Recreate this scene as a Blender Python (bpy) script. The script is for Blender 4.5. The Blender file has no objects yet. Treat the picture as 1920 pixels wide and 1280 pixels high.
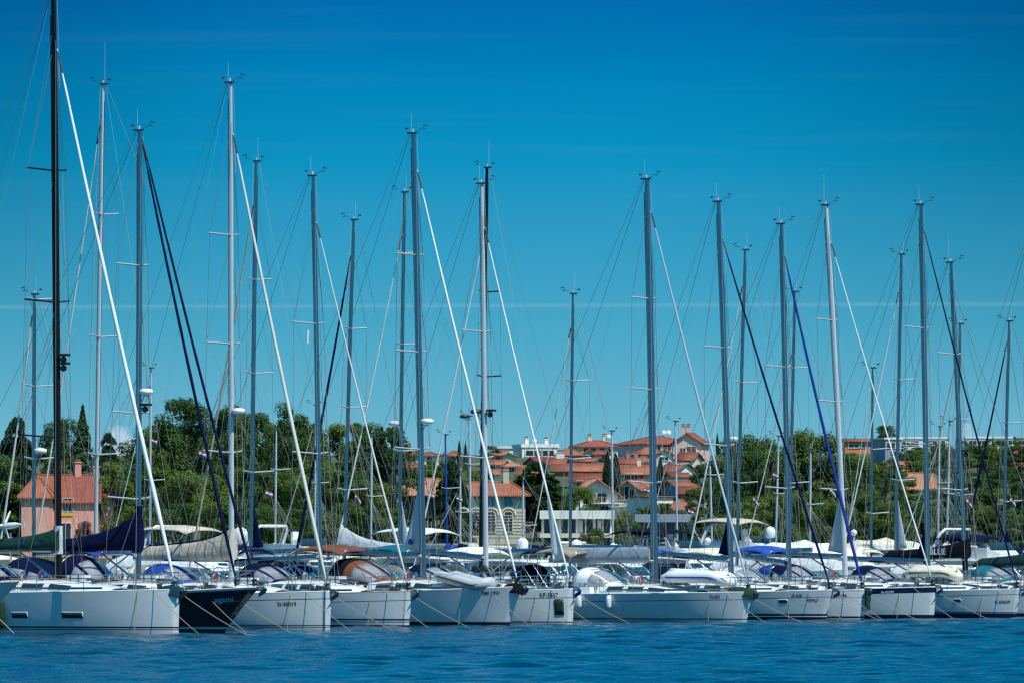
import bpy, math, random
import numpy as np
from mathutils import Vector, Matrix

random.seed(7)
sc = bpy.context.scene
R = math.radians
PI = math.pi


def lin(r, g, b):
    def f(c):
        c /= 255.0
        return c / 12.92 if c <= 0.04045 else ((c + 0.055) / 1.055) ** 2.4
    return (f(r), f(g), f(b), 1.0)


# ------------------------------------------------------------------ camera
F = 12720.0          # focal length in pixels of the 1920 px wide photograph
HC = 3.4             # eye height above the water
HY = 1024.0          # horizon row
cam = bpy.data.cameras.new('camera')
cam.sensor_width = 36.0
cam.lens = F / 1920 * 36
cam.shift_y = (HY - 640) / 1920
cam.clip_start = 1.0
cam.clip_end = 20000
camo = bpy.data.objects.new('camera', cam)
camo.location = (0, 0, HC)
camo.rotation_euler = (R(90), 0, 0)
sc.collection.objects.link(camo)
sc.camera = camo

# ------------------------------------------------------------------ light
SUN = Vector((0.358, -0.410, 0.84)).normalized()
sun = bpy.data.lights.new('sun', 'SUN')
sun.energy = 4.7
sun.angle = R(0.5)
sun.color = (1.0, 0.96, 0.89)
suno = bpy.data.objects.new('sun', sun)
suno.rotation_euler = SUN.to_track_quat('Z', 'Y').to_euler()
suno.location = (0, 0, 60)
sc.collection.objects.link(suno)

world = bpy.data.worlds.new('World')
sc.world = world
world.use_nodes = True
wn = world.node_tree.nodes
wl = world.node_tree.links
for n_ in list(wn):
    wn.remove(n_)


def wnode(t, **kw):
    n = wn.new(t)
    for k, v in kw.items():
        setattr(n, k, v)
    return n


def wmath(op, a, b=None, c=None, clamp=False):
    n = wn.new('ShaderNodeMath')
    n.operation = op
    n.use_clamp = clamp
    for i, x in enumerate((a, b, c)):
        if x is None:
            continue
        if isinstance(x, (int, float)):
            n.inputs[i].default_value = x
        else:
            wl.new(x, n.inputs[i])
    return n.outputs[0]


wout = wnode('ShaderNodeOutputWorld')
wbg = wnode('ShaderNodeBackground')
wl.new(wbg.outputs[0], wout.inputs[0])
wtc = wnode('ShaderNodeTexCoord')
wsep = wnode('ShaderNodeSeparateXYZ')
wl.new(wtc.outputs['Generated'], wsep.inputs[0])
DX, DY, DZ = wsep.outputs
ramp = wnode('ShaderNodeValToRGB')
SKY = [(0.0, (128, 188, 206)), (.124, (112, 182, 206)), (.182, (70, 166, 199)), (.2385, (12, 146, 194)),
       (.262, (0, 131, 186)), (.284, (0, 107, 174)), (.36, (0, 88, 158))]
el = ramp.color_ramp.elements
el[0].position, el[0].color = SKY[0][0], lin(*SKY[0][1])
el[1].position, el[1].color = SKY[-1][0], lin(*SKY[-1][1])
for p_, c_ in SKY[1:-1]:
    e_ = el.new(p_)
    e_.color = lin(*c_)
zpos = wmath('MAXIMUM', DZ, 0.0)
wl.new(wmath('SQRT', zpos), ramp.inputs[0])
# the upper sky: Nishita, pulled towards teal
nish = wnode('ShaderNodeTexSky')
nish.sky_type = 'NISHITA'
nish.sun_disc = False
nish.sun_elevation = math.asin(SUN.z)
nish.sun_rotation = math.atan2(SUN.x, SUN.y)
nish.altitude = 10
ntint = wnode('ShaderNodeMix', data_type='RGBA', blend_type='MULTIPLY')
ntint.inputs[0].default_value = 1.0
wl.new(nish.outputs[0], ntint.inputs[6])
ntint.inputs[7].default_value = (0.001, 0.106, 0.138, 1)
mr = wnode('ShaderNodeMapRange', interpolation_type='SMOOTHSTEP')
wl.new(DZ, mr.inputs[0])
mr.inputs[1].default_value = 0.085
mr.inputs[2].default_value = 0.24
mix = wnode('ShaderNodeMix', data_type='RGBA')
az = wnode('ShaderNodeMapRange', interpolation_type='SMOOTHSTEP')  # darkens the upper sky to either side: a vignette put into its colour
wl.new(wmath('ABSOLUTE', wmath('ADD', DX, .004)), az.inputs[0])
az.inputs[1].default_value = .02
az.inputs[2].default_value = .10
az.inputs[3].default_value = 1.0
az.inputs[4].default_value = .66
rampd = wnode('ShaderNodeMix', data_type='RGBA', blend_type='MULTIPLY')
rampd.inputs[0].default_value = 1.0
wl.new(ramp.outputs[0], rampd.inputs[6])
azr = wnode('ShaderNodeMapRange', interpolation_type='SMOOTHSTEP')
wl.new(DZ, azr.inputs[0])
azr.inputs[1].default_value = .012
azr.inputs[2].default_value = .065
wl.new(wmath('SUBTRACT', 1.0, wmath('MULTIPLY', wmath('SUBTRACT', 1.0, az.outputs[0]), azr.outputs[0])), rampd.inputs[7])
wl.new(mr.outputs[0], mix.inputs[0])
wl.new(rampd.outputs[2], mix.inputs[6])
wl.new(ntint.outputs[2], mix.inputs[7])
# thin vapour trail and the faint cirrus streaks: bands in the sky itself
tx = wmath('DIVIDE', DX, wmath('MAXIMUM', DY, 0.01))
tz = wmath('DIVIDE', DZ, wmath('MAXIMUM', DY, 0.01))
off = wmath('SUBTRACT', tz, wmath('MULTIPLY_ADD', tx, 0.003, 0.03545))
band = wmath('POWER', 2.718, wmath('MULTIPLY', wmath('MULTIPLY', off, off), -1.0 / (2 * 0.00021 ** 2)))
cvec = wnode('ShaderNodeCombineXYZ')
wl.new(wmath('MULTIPLY', tx, 14.0), cvec.inputs[0])
wl.new(wmath('MULTIPLY', tz, 420.0), cvec.inputs[1])
cn = wnode('ShaderNodeTexNoise')
cn.inputs['Scale'].default_value = 1.0
cn.inputs['Detail'].default_value = 4
wl.new(cvec.outputs[0], cn.inputs['Vector'])
cir = wmath('MULTIPLY', wmath('SUBTRACT', cn.outputs['Fac'], 0.52, clamp=True), 0.05)
# small cumulus heads low over the land
def puff(cx, cz, rx, rz, amt, sc_):
    ax = wmath('DIVIDE', wmath('SUBTRACT', tx, cx), rx)
    az = wmath('DIVIDE', wmath('SUBTRACT', tz, cz), rz)
    d = wmath('ADD', wmath('MULTIPLY', ax, ax), wmath('MULTIPLY', az, az))
    v = wnode('ShaderNodeCombineXYZ')
    wl.new(tx, v.inputs[0]); wl.new(tz, v.inputs[1])
    nn = wnode('ShaderNodeTexNoise')
    nn.inputs['Scale'].default_value = sc_
    nn.inputs['Detail'].default_value = 6
    wl.new(v.outputs[0], nn.inputs['Vector'])
    s = wmath('SUBTRACT', wmath('MULTIPLY_ADD', nn.outputs['Fac'], 1.6, 0.35), d)
    return wmath('MULTIPLY', wmath('MULTIPLY', s, 2.0, clamp=True), amt)
p1 = puff((224 - 960) / F, (HY - 845) / F, 0.0029, 0.0036, 0.8, 520)
p2 = puff((1812 - 960) / F, (HY - 812) / F, 0.0011, 0.0016, 0.45, 700)
cover = wmath('MAXIMUM', wmath('MAXIMUM', p1, p2), wmath('MAXIMUM', cir, wmath('MULTIPLY', wmath('MULTIPLY', band, wmath('MULTIPLY_ADD', cn.outputs['Fac'], .5, .7)), 0.12)))
cover = wmath('MULTIPLY', cover, wmath('GREATER_THAN', DY, 0.2))
cmix = wnode('ShaderNodeMix', data_type='RGBA')
wl.new(cover, cmix.inputs[0])
wl.new(mix.outputs[2], cmix.inputs[6])
cmix.inputs[7].default_value = lin(190, 212, 232)
wl.new(cmix.outputs[2], wbg.inputs[0])
wbg.inputs[1].default_value = 1.0

vs = sc.view_settings
vs.view_transform = 'Standard'
vs.look = 'None'
vs.exposure = 0.0
vs.gamma = 1.0
sc.cycles.use_denoising = True
sc.cycles.max_bounces = 6
sc.cycles.diffuse_bounces = 3
sc.cycles.glossy_bounces = 3
sc.cycles.transparent_max_bounces = 6
sc.cycles.sample_clamp_indirect = 10.0
sc.cycles.filter_width = 1.3

# ------------------------------------------------------------------ helpers
COL = sc.collection


def at(px, py, D):
    return Vector(((px - 960) * D / F, D, HC + (HY - py) * D / F))


def zat(py, D):
    return HC + (HY - py) * D / F


class MB:
    """collects shapes into one mesh"""

    def __init__(s):
        s.v, s.f, s.m, s.sm = [], [], [], []

    def add(s, vs_, fs, mi=0, smooth=True):
        b = len(s.v)
        s.v.extend([tuple(x) for x in vs_])
        for f in fs:
            s.f.append(tuple(b + i for i in f))
            s.m.append(mi)
            s.sm.append(smooth)

    def box(s, c, d, mi=0, rz=0, rx=0, ry=0):
        x, y, z = d[0] / 2, d[1] / 2, d[2] / 2
        M = Matrix.Rotation(rz, 3, 'Z') @ Matrix.Rotation(ry, 3, 'Y') @ Matrix.Rotation(rx, 3, 'X')
        P = [M @ Vector(p) + Vector(c) for p in ((-x, -y, -z), (x, -y, -z), (x, y, -z), (-x, y, -z), (-x, -y, z), (x, -y, z), (x, y, z), (-x, y, z))]
        s.add(P, [(0, 3, 2, 1), (4, 5, 6, 7), (0, 1, 5, 4), (1, 2, 6, 5), (2, 3, 7, 6), (3, 0, 4, 7)], mi, False)

    def loft(s, rings, closed=True, caps=True, mi=0, smooth=True):
        n = len(rings[0])
        P = [p for r in rings for p in r]
        fs = []
        for i in range(len(rings) - 1):
            for j in range(n if closed else n - 1):
                k = (j + 1) % n
                fs.append((i * n + j, i * n + k, (i + 1) * n + k, (i + 1) * n + j))
        s.add(P, fs, mi, smooth)
        if caps:
            b = (len(rings) - 1) * n
            s.add(rings[0], [tuple(range(n))[::-1]], mi, False)
            s.add(rings[-1], [tuple(range(n))], mi, False)

    def tube(s, pts, r, n=6, mi=0, caps=True, sq=1.0):
        pts = [Vector(p) for p in pts]
        rs = r if isinstance(r, (list, tuple)) else [r] * len(pts)
        rings = []
        ref = None
        for i, p in enumerate(pts):
            a = pts[max(i - 1, 0)]
            b = pts[min(i + 1, len(pts) - 1)]
            t = (b - a)
            if t.length < 1e-9:
                t = Vector((0, 0, 1))
            t.normalize()
            if ref is None:
                ref = Vector((1, 0, 0)) if abs(t.x) < 0.8 else Vector((0, 1, 0))
            u = (ref - t * ref.dot(t)).normalized()
            w = t.cross(u)
            ref = u
            rings.append([p + (u * math.cos(q) + w * math.sin(q) * sq) * rs[i] for q in (2 * PI * k / n for k in range(n))])
        s.loft(rings, True, caps, mi)

    def ball(s, c, r, mi=0, nu=10, nv=6, z0=-1.0):
        rx, ry, rz_ = (r, r, r) if isinstance(r, (int, float)) else r
        rings = []
        for i in range(nv + 1):
            a = -PI / 2 + PI * i / nv
            zz = max(math.sin(a), z0)
            k = max(math.cos(a), 0.02)
            rings.append([(c[0] + rx * k * math.cos(2 * PI * j / nu), c[1] + ry * k * math.sin(2 * PI * j / nu), c[2] + rz_ * zz) for j in range(nu)])
        s.loft(rings, True, True, mi)

    def slab(s, G, th, mi=0):
        """closed thin sheet over a grid of points, th along each quad's normal"""
        nu, nv = len(G), len(G[0])
        N = [[None] * nv for _ in range(nu)]
        for i in range(nu):
            for j in range(nv):
                a = Vector(G[min(i + 1, nu - 1)][j]) - Vector(G[max(i - 1, 0)][j])
                b = Vector(G[i][min(j + 1, nv - 1)]) - Vector(G[i][max(j - 1, 0)])
                c = a.cross(b)
                N[i][j] = c.normalized() if c.length > 1e-9 else Vector((0, 0, 1))
        T = [Vector(G[i][j]) + N[i][j] * th / 2 for i in range(nu) for j in range(nv)]
        B = [Vector(G[i][j]) - N[i][j] * th / 2 for i in range(nu) for j in range(nv)]
        o = nu * nv
        fs = []
        for i in range(nu - 1):
            for j in range(nv - 1):
                q = (i * nv + j, (i + 1) * nv + j, (i + 1) * nv + j + 1, i * nv + j + 1)
                fs.append(q)
                fs.append(tuple(o + k for k in q[::-1]))
        for i in range(nu - 1):
            for j in (0, nv - 1):
                a, b = i * nv + j, (i + 1) * nv + j
                fs.append((a, o + a, o + b, b) if j == 0 else (b, o + b, o + a, a))
        for j in range(nv - 1):
            for i in (0, nu - 1):
                a, b = i * nv + j, i * nv + j + 1
                fs.append((b, o + b, o + a, a) if i == 0 else (a, o + a, o + b, b))
        s.add(T + B, fs, mi, True)

    def mesh(s, name, mats):
        me = bpy.data.meshes.new(name)
        me.from_pydata(s.v, [], s.f)
        mats = mats if isinstance(mats, (list, tuple)) else [mats]
        for m in mats:
            me.materials.append(m)
        me.polygons.foreach_set('material_index', s.m)
        me.polygons.foreach_set('use_smooth', s.sm)
        me.update()
        return me

    def build(s, name, mats, parent=None, loc=None, rz=0):
        o = bpy.data.objects.new(name, s.mesh(name, mats))
        COL.objects.link(o)
        if parent is not None:
            o.parent = parent
        if loc is not None:
            o.location = loc
        o.rotation_euler.z = rz
        return o


def tag(o, label=None, cat=None, group=None, kind=None):
    if label: o['label'] = label
    if cat: o['category'] = cat
    if group: o['group'] = group
    if kind: o['kind'] = kind
    return o


def thing(name, label, cat, loc, rz=0, group=None):
    o = bpy.data.objects.new(name, None)
    o.empty_display_size = 0.3
    COL.objects.link(o)
    o.location = loc
    o.rotation_euler.z = rz
    return tag(o, label, cat, group)


def link_copy(src, parent=None):
    c = src.copy()
    COL.objects.link(c)
    if parent is not None:
        c.parent = parent
    return c


# ------------------------------------------------------------------ materials
def mat(name, base, rough=0.5, metal=0.0, var=0.08, scale=3.0, bump=0.0, bscale=None, spec=None, coat=0.0, stretch=None, coords='Object'):
    m = bpy.data.materials.new(name)
    m.use_nodes = True
    N, L = m.node_tree.nodes, m.node_tree.links
    b = N['Principled BSDF']
    b.inputs['Roughness'].default_value = rough
    b.inputs['Metallic'].default_value = metal
    if coat:
        b.inputs['Coat Weight'].default_value = coat
        b.inputs['Coat Roughness'].default_value = 0.05
    if spec is not None:
        b.inputs['Specular IOR Level'].default_value = spec
    tc = N.new('ShaderNodeTexCoord')
    vec = tc.outputs[coords]
    if stretch:
        mp = N.new('ShaderNodeMapping')
        mp.inputs['Scale'].default_value = stretch
        L.new(vec, mp.inputs[0])
        vec = mp.outputs[0]
    nz = N.new('ShaderNodeTexNoise')
    nz.inputs['Scale'].default_value = scale
    nz.inputs['Detail'].default_value = 5
    L.new(vec, nz.inputs['Vector'])
    mx = N.new('ShaderNodeMix')
    mx.data_type = 'RGBA'
    L.new(nz.outputs['Fac'], mx.inputs[0])
    b3 = base[:3]
    mx.inputs[6].default_value = tuple(c * (1 - 2 * var) for c in b3) + (1,)
    mx.inputs[7].default_value = tuple(min(c * (1 + 2 * var), 0.95) for c in b3) + (1,)
    L.new(mx.outputs[2], b.inputs['Base Color'])
    if bump:
        bz = nz
        if bscale:
            bz = N.new('ShaderNodeTexNoise')
            bz.inputs['Scale'].default_value = bscale
            bz.inputs['Detail'].default_value = 4
            L.new(vec, bz.inputs['Vector'])
        bp = N.new('ShaderNodeBump')
        bp.inputs['Strength'].default_value = 1.0
        bp.inputs['Distance'].default_value = bump
        L.new(bz.outputs['Fac'], bp.inputs['Height'])
        L.new(bp.outputs[0], b.inputs['Normal'])
    return m


M = {}
M['gel'] = mat('white_gelcoat', (.73, .73, .71), .22, var=.03, scale=1.5)
M['deck'] = mat('deck_gelcoat', (.67, .66, .63), .5, var=.06, scale=4)
M['teak'] = mat('teak', (.36, .24, .14), .6, var=.2, scale=9, stretch=(1, 12, 1))
M['alu'] = mat('brushed_aluminium', (.27, .34, .39), .24, metal=.95, var=.06, scale=2, stretch=(6, 6, .4))
M['aluw'] = mat('white_painted_mast', (.52, .55, .58), .35, var=.04, scale=2, stretch=(6, 6, .4))
M['carbon'] = mat('black_mast_paint', (.006, .006, .007), .45, var=.1, spec=.25)
M['spar'] = mat('white_spreader_paint', (.42, .44, .46), .4, var=.04)
M['steel'] = mat('stainless_steel', (.62, .62, .63), .22, metal=1.0, var=.03)
M['wire'] = mat('wire_rope', (.16, .17, .18), .5, metal=.3, var=.05)
M['rope'] = mat('mooring_rope', (.40, .34, .22), .9, var=.2, scale=30)
M['lineW'] = mat('white_cordage', (.38, .38, .37), .9, var=.1, scale=20)
M['black'] = mat('black_plastic', (.02, .021, .024), .45, var=.1)
M['dgrey'] = mat('dark_fitting', (.07, .075, .08), .4, metal=.4, var=.1)
M['glass'] = mat('tinted_glass', (.02, .03, .035), .06, var=.1, spec=.6)
M['vinyl'] = mat('clear_vinyl_window', (.20, .20, .24), .12, var=.25, scale=2.5, bump=.01, bscale=3)
M['galv'] = mat('galvanised_anchor', (.20, .21, .21), .5, metal=.6, var=.15, scale=8)
M['vinyl'] = mat('clear_vinyl_window', (.42, .42, .46), .10, var=.3, scale=2.5, bump=.03, bscale=2.2)
M['vinyl'].node_tree.nodes['Principled BSDF'].inputs['Alpha'].default_value = .55
for k_, c_ in dict(navy=(.002, .006, .034), blue=(.015, .05, .26), royal=(.02, .075, .36), green=(.012, .045, .04), brown=(.17, .065, .04),
                   cream=(.66, .60, .48), white=(.78, .77, .74), grey=(.27, .31, .36), teal=(.012, .12, .17), black=(.006, .007, .012),
                   beige=(.52, .45, .36), silver=(.50, .52, .54), dgreen=(.02, .05, .03), red=(.42, .03, .03), khaki=(.26, .24, .18), dteal=(.008, .045, .06)).items():
    M['c_' + k_] = mat(k_ + '_canvas', c_, .85, spec=.1, var=.16, scale=2.2, bump=.07, bscale=2.2)
M['s_white'] = mat('white_sailcloth', (.76, .76, .73), .8, var=.06, scale=1.2, bump=.012, bscale=5, stretch=(1, 1, .3))
M['s_cream'] = mat('cream_sailcloth', (.62, .60, .53), .8, var=.1, scale=1.2, bump=.012, bscale=5, stretch=(1, 1, .3))
M['s_tan'] = mat('tan_sailcloth', (.40, .33, .23), .8, var=.15, scale=1.2, bump=.012, bscale=5, stretch=(1, 1, .3))
M['s_navy'] = mat('navy_sail_cover', (.003, .007, .038), .8, spec=.1, var=.15, scale=1.5, bump=.012, bscale=5)
M['s_blue'] = mat('blue_sail_cover', (.008, .035, .24), .7, spec=.15, var=.15, scale=1.5, bump=.012, bscale=5)
M['s_black'] = mat('black_sail_cover', (.008, .010, .016), .8, var=.15)
M['s_grey'] = mat('grey_sailcloth', (.40, .45, .50), .8, var=.06, scale=1.2)
M['rubber'] = mat('fender_rubber', (.74, .74, .72), .45, var=.05, scale=6)
M['hyp'] = mat('grey_inflatable_rubber', (.46, .48, .49), .55, var=.06, scale=4)
M['text'] = mat('dark_lettering', (.015, .018, .022), .5, var=.02)
M['textw'] = mat('white_lettering', (.75, .75, .75), .5, var=.02)
M['textb'] = mat('pale_blue_lettering', (.18, .42, .55), .5, var=.02)
M['rad'] = mat('radome_white', (.76, .77, .77), .35, var=.02)
M['yellow'] = mat('yellow_plastic', (.70, .45, .04), .5, var=.08)
M['orange'] = mat('orange_plastic', (.75, .16, .05), .5, var=.08)
M['fl_red'] = mat('flag_red', (.42, .05, .05), .8, var=.05)
M['fl_white'] = mat('flag_white', (.75, .75, .75), .8, var=.05)
M['fl_blue'] = mat('flag_blue', (.02, .05, .30), .8, var=.05)


def hull_material(name, base, stripes, boot=None, top=None, cove=None):
    """gelcoat with painted boot stripes at fixed heights, a band under the deck edge and a cove line (attribute 'below' = metres under the sheer)"""
    m = bpy.data.materials.new(name)
    m.use_nodes = True
    N, L = m.node_tree.nodes, m.node_tree.links
    b = N['Principled BSDF']
    b.inputs['Roughness'].default_value = .2
    b.inputs['Coat Weight'].default_value = 1.0
    b.inputs['Coat Roughness'].default_value = .03
    tc = N.new('ShaderNodeTexCoord')
    sp = N.new('ShaderNodeSeparateXYZ')
    L.new(tc.outputs['Object'], sp.inputs[0])
    at_ = N.new('ShaderNodeAttribute')
    at_.attribute_name = 'below'
    nz = N.new('ShaderNodeTexNoise')
    mp = N.new('ShaderNodeMapping')
    mp.inputs['Scale'].default_value = (2.5, 2.5, .7)
    L.new(tc.outputs['Object'], mp.inputs[0])
    L.new(mp.outputs[0], nz.inputs['Vector'])
    nz.inputs['Scale'].default_value = 1.6
    nz.inputs['Detail'].default_value = 6
    mx = N.new('ShaderNodeMix')
    mx.data_type = 'RGBA'
    L.new(nz.outputs['Fac'], mx.inputs[0])
    mx.inputs[6].default_value = tuple(c * .92 for c in base) + (1,)
    mx.inputs[7].default_value = tuple(min(c * 1.05, .9) for c in base) + (1,)
    cur = mx.outputs[2]

    def band(src, a, z, col):
        nonlocal cur
        g = N.new('ShaderNodeMath'); g.operation = 'GREATER_THAN'
        L.new(src, g.inputs[0]); g.inputs[1].default_value = a
        l_ = N.new('ShaderNodeMath'); l_.operation = 'LESS_THAN'
        L.new(src, l_.inputs[0]); l_.inputs[1].default_value = z
        mu = N.new('ShaderNodeMath'); mu.operation = 'MULTIPLY'
        L.new(g.outputs[0], mu.inputs[0]); L.new(l_.outputs[0], mu.inputs[1])
        x = N.new('ShaderNodeMix'); x.data_type = 'RGBA'
        L.new(mu.outputs[0], x.inputs[0]); L.new(cur, x.inputs[6])
        x.inputs[7].default_value = tuple(col) + (1,)
        cur = x.outputs[2]
    for a, z, c in stripes:
        band(sp.outputs[2], a, z, c)
    if boot:
        band(sp.outputs[2], -5, boot[0], boot[1])
    if top:
        band(at_.outputs['Fac'], -.1, top[0], top[1])
    if cove:
        band(at_.outputs['Fac'], cove[0], cove[0] + cove[1], cove[2])
    L.new(cur, b.inputs['Base Color'])
    # slight unfairness of the laminate, and water-streak waviness in its gloss
    bz = N.new('ShaderNodeTexNoise')
    bz.inputs['Scale'].default_value = .9
    bz.inputs['Detail'].default_value = 3
    L.new(tc.outputs['Object'], bz.inputs['Vector'])
    bp = N.new('ShaderNodeBump')
    bp.inputs['Distance'].default_value = .02
    bp.inputs['Strength'].default_value = .6
    L.new(bz.outputs['Fac'], bp.inputs['Height'])
    L.new(bp.outputs[0], b.inputs['Normal'])
    return m


NAVYP = (.008, .012, .05)
BLK = (.012, .014, .02)
WHT = (.68, .70, .69)

# ------------------------------------------------------------------ sailing yachts
HX, HYD = 0.81, -0.586           # heading of the front row (bows towards the camera, to the right)
FRONT_YAW = math.atan2(HYD, HX)


class Hull:
    def __init__(s, xs, xw, over, B, fbb, fbs, full=1.0, wl=.92):
        s.xs, s.xw, s.over, s.B, s.fbb, s.fbs, s.full, s.wl = xs, xw, over, B, fbb, fbs, full, wl
        s.L = xw - xs

    def sheer(s, t):
        return s.fbs + (s.fbb - s.fbs) * max(t, 0) ** 1.8

    def xbow(s, z):
        v = max(min(z / s.fbb, 1), -.5)
        if v < 0:
            return s.xw + v * 0.6
        return s.xw + s.over * (v ** 1.15)

    def half(s, t, v):
        """half breadth at station t (0 stern .. 1 bow), v = height as a share of the sheer"""
        u = max(0, (t - .42) / .58)
        bd = (.80 + .20 * math.sin(PI / 2 * min(t / .42, 1))) if t < .42 else 1 - u ** 2.5 * .985
        bw = (s.wl - .22 + .22 * math.sin(PI / 2 * min(t / .42, 1))) if t < .42 else s.wl * (1 - u ** (1.55 + .35 * s.full))
        if v >= 0:
            y = bw + (bd - bw) * (v ** .75)
        else:
            y = bw * math.sqrt(max(0, 1 - (v / .62) ** 2))
        e = max(0, (t - (1 - .18 / s.L)) / (.18 / s.L))
        y = y * s.B / 2 + .07 * (1 - e)
        if e > 0:
            y = y * math.sqrt(max(0, 1 - e * e)) + .004
        return y

    def y_at(s, x, z):
        t = min(max((x - s.xs) / (s.xbow(z) - s.xs), 0), 1)
        return s.half(t, z / s.sheer(t))

    def build(s, root, m, deckmat, railmat, camber=.07):
        ts = [i / 26 * .93 for i in range(27)] + [.945, .958, .97, .98, .987]
        L = s.L
        ts += [1 - .18 / L * q for q in (1.0, .75, .5, .3, .15, .05, 0)]
        ts = sorted(set(t for t in ts if t <= 1))
        vs_ = [1, .93, .85, .72, .58, .44, .3, .18, .08, 0, -.15, -.35]
        rings, below = [], []
        for t in ts:
            sh = s.sheer(t)
            zz = [v * sh if v >= 0 else v * 1.1 for v in vs_]
            st = [(s.xs + (s.xbow(z) - s.xs) * t - (0.25 * (1 - v) if t == 0 else 0), -s.half(t, v), z) for v, z in zip(vs_, zz)]
            keel = [(s.xs + (s.xbow(-.5) - s.xs) * t, 0, -.55)]
            pt = [(x, -y, z) for x, y, z in st[::-1]]
            rings.append(st + keel + pt)
            below += [sh - p[2] for p in st + keel + pt]
        mb = MB()
        mb.loft(rings, False, False)
        mb.add(rings[0], [tuple(range(len(rings[0])))], 0, False)
        o = mb.build('hull', m, root)
        a = o.data.attributes.new('below', 'FLOAT', 'POINT')
        a.data.foreach_set('value', below + [s.fbs - p[2] for p in rings[0]])
        # deck
        mb = MB()
        dr = []
        for t in ts:
            sh = s.sheer(t) - .012
            y = max(s.half(t, 1) - .012, .004)
            x = s.xs + (s.xbow(sh) - s.xs) * t
            dr.append([(x, -y, sh), (x, -y * .5, sh + camber * .75), (x, 0, sh + camber), (x, y * .5, sh + camber * .75), (x, y, sh)])
        mb.loft(dr, False, False)
        mb.build('deck', deckmat, root)
        mb = MB()
        for sg in (-1, 1):
            rr = []
            for t in ts:
                sh = s.sheer(t)
                y = max(s.half(t, 1) - .03, .006)
                x = s.xs + (s.xbow(sh) - s.xs) * t
                rr.append([(x, sg * y - .022, sh - .004), (x, sg * y + .022, sh - .004), (x, sg * y + .018, sh + .045), (x, sg * y - .018, sh + .045)])
            mb.loft(rr, True, True)
        mb.build('toe_rail', railmat, root)
        return o

    def on_side(s, x, z, off=.006):
        """point on the starboard topside, pushed out by off"""
        return (x, -s.y_at(x, z) - off, z)


FONT_CACHE = {}


def text_mesh(txt, size, bold=0.0, shear=0.0, sx=1.0):
    c = bpy.data.curves.new('lettering', 'FONT')
    c.body = txt
    c.size = size
    c.offset = bold
    c.shear = shear
    c.resolution_u = 3
    o = bpy.data.objects.new('lettering', c)
    me = bpy.data.meshes.new_from_object(o)
    bpy.data.objects.remove(o)
    bpy.data.curves.remove(c)
    for v in me.vertices:
        v.co.x *= sx
    return me


def hull_patch(root, H, x0, x1, z0, z1, name, m, off=.012, rnd=True):
    mb = MB()
    G = []
    n = 10
    for i in range(n + 1):
        u = i / n
        k = 1.0
        if rnd:
            k = min(1, math.sqrt(max(0.05, 1 - (abs(u - .5) * 2) ** 6)))
        zc, zh = (z0 + z1) / 2, (z1 - z0) / 2 * k
        x = x0 + (x1 - x0) * u
        G.append([H.on_side(x, zc - zh, off), H.on_side(x, zc + zh, off)])
    mb.slab(G, .012)
    return mb.build(name, m, root)


def arch(xf, xr, w, hf, hr, zb, lean=.25, p=.62):
    """canvas hood surface: s 0 front .. 1 rear, q -1..1 across"""
    def S(s, q, off=0.0):
        a = q * PI / 2
        h = hf + (hr - hf) * math.sin(s * PI / 2) ** .85 + off
        ww = w * (.86 + .14 * s) + off
        y = ww * math.copysign(abs(math.sin(a)) ** .8, a)
        z = zb + h * max(math.cos(a), 0) ** p
        x = xf + (xr - xf) * s - lean * (1 - math.cos(a)) + off * (1 - s)
        return (x, y, z)
    return S


def patch(S, s0, s1, q0, q1, ns=6, nq=8, off=0.0):
    return [[S(s0 + (s1 - s0) * i / ns, q0 + (q1 - q0) * j / nq, off) for j in range(nq + 1)] for i in range(ns + 1)]


def make_flag(label, pos, w=.55, h=.34, yaw=-.3, droop=.35, cols=('fl_red', 'fl_white', 'fl_blue'), group='courtesy flags flown in the rigging'):
    mb = MB()
    for k in range(3):
        G = []
        for i in range(7):
            u = i / 6
            G.append([(w * u * (1 - .25 * droop), .05 * math.sin(u * 7), -h * (k + j) / 3 - droop * w * u * u + .02 * math.sin(u * 9)) for j in (0, 1)])
        mb.slab(G, .006, k)
    o = mb.build('flag', [M[c] for c in cols], None, pos, yaw)
    tag(o, label, 'flag', group)
    return o


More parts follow.
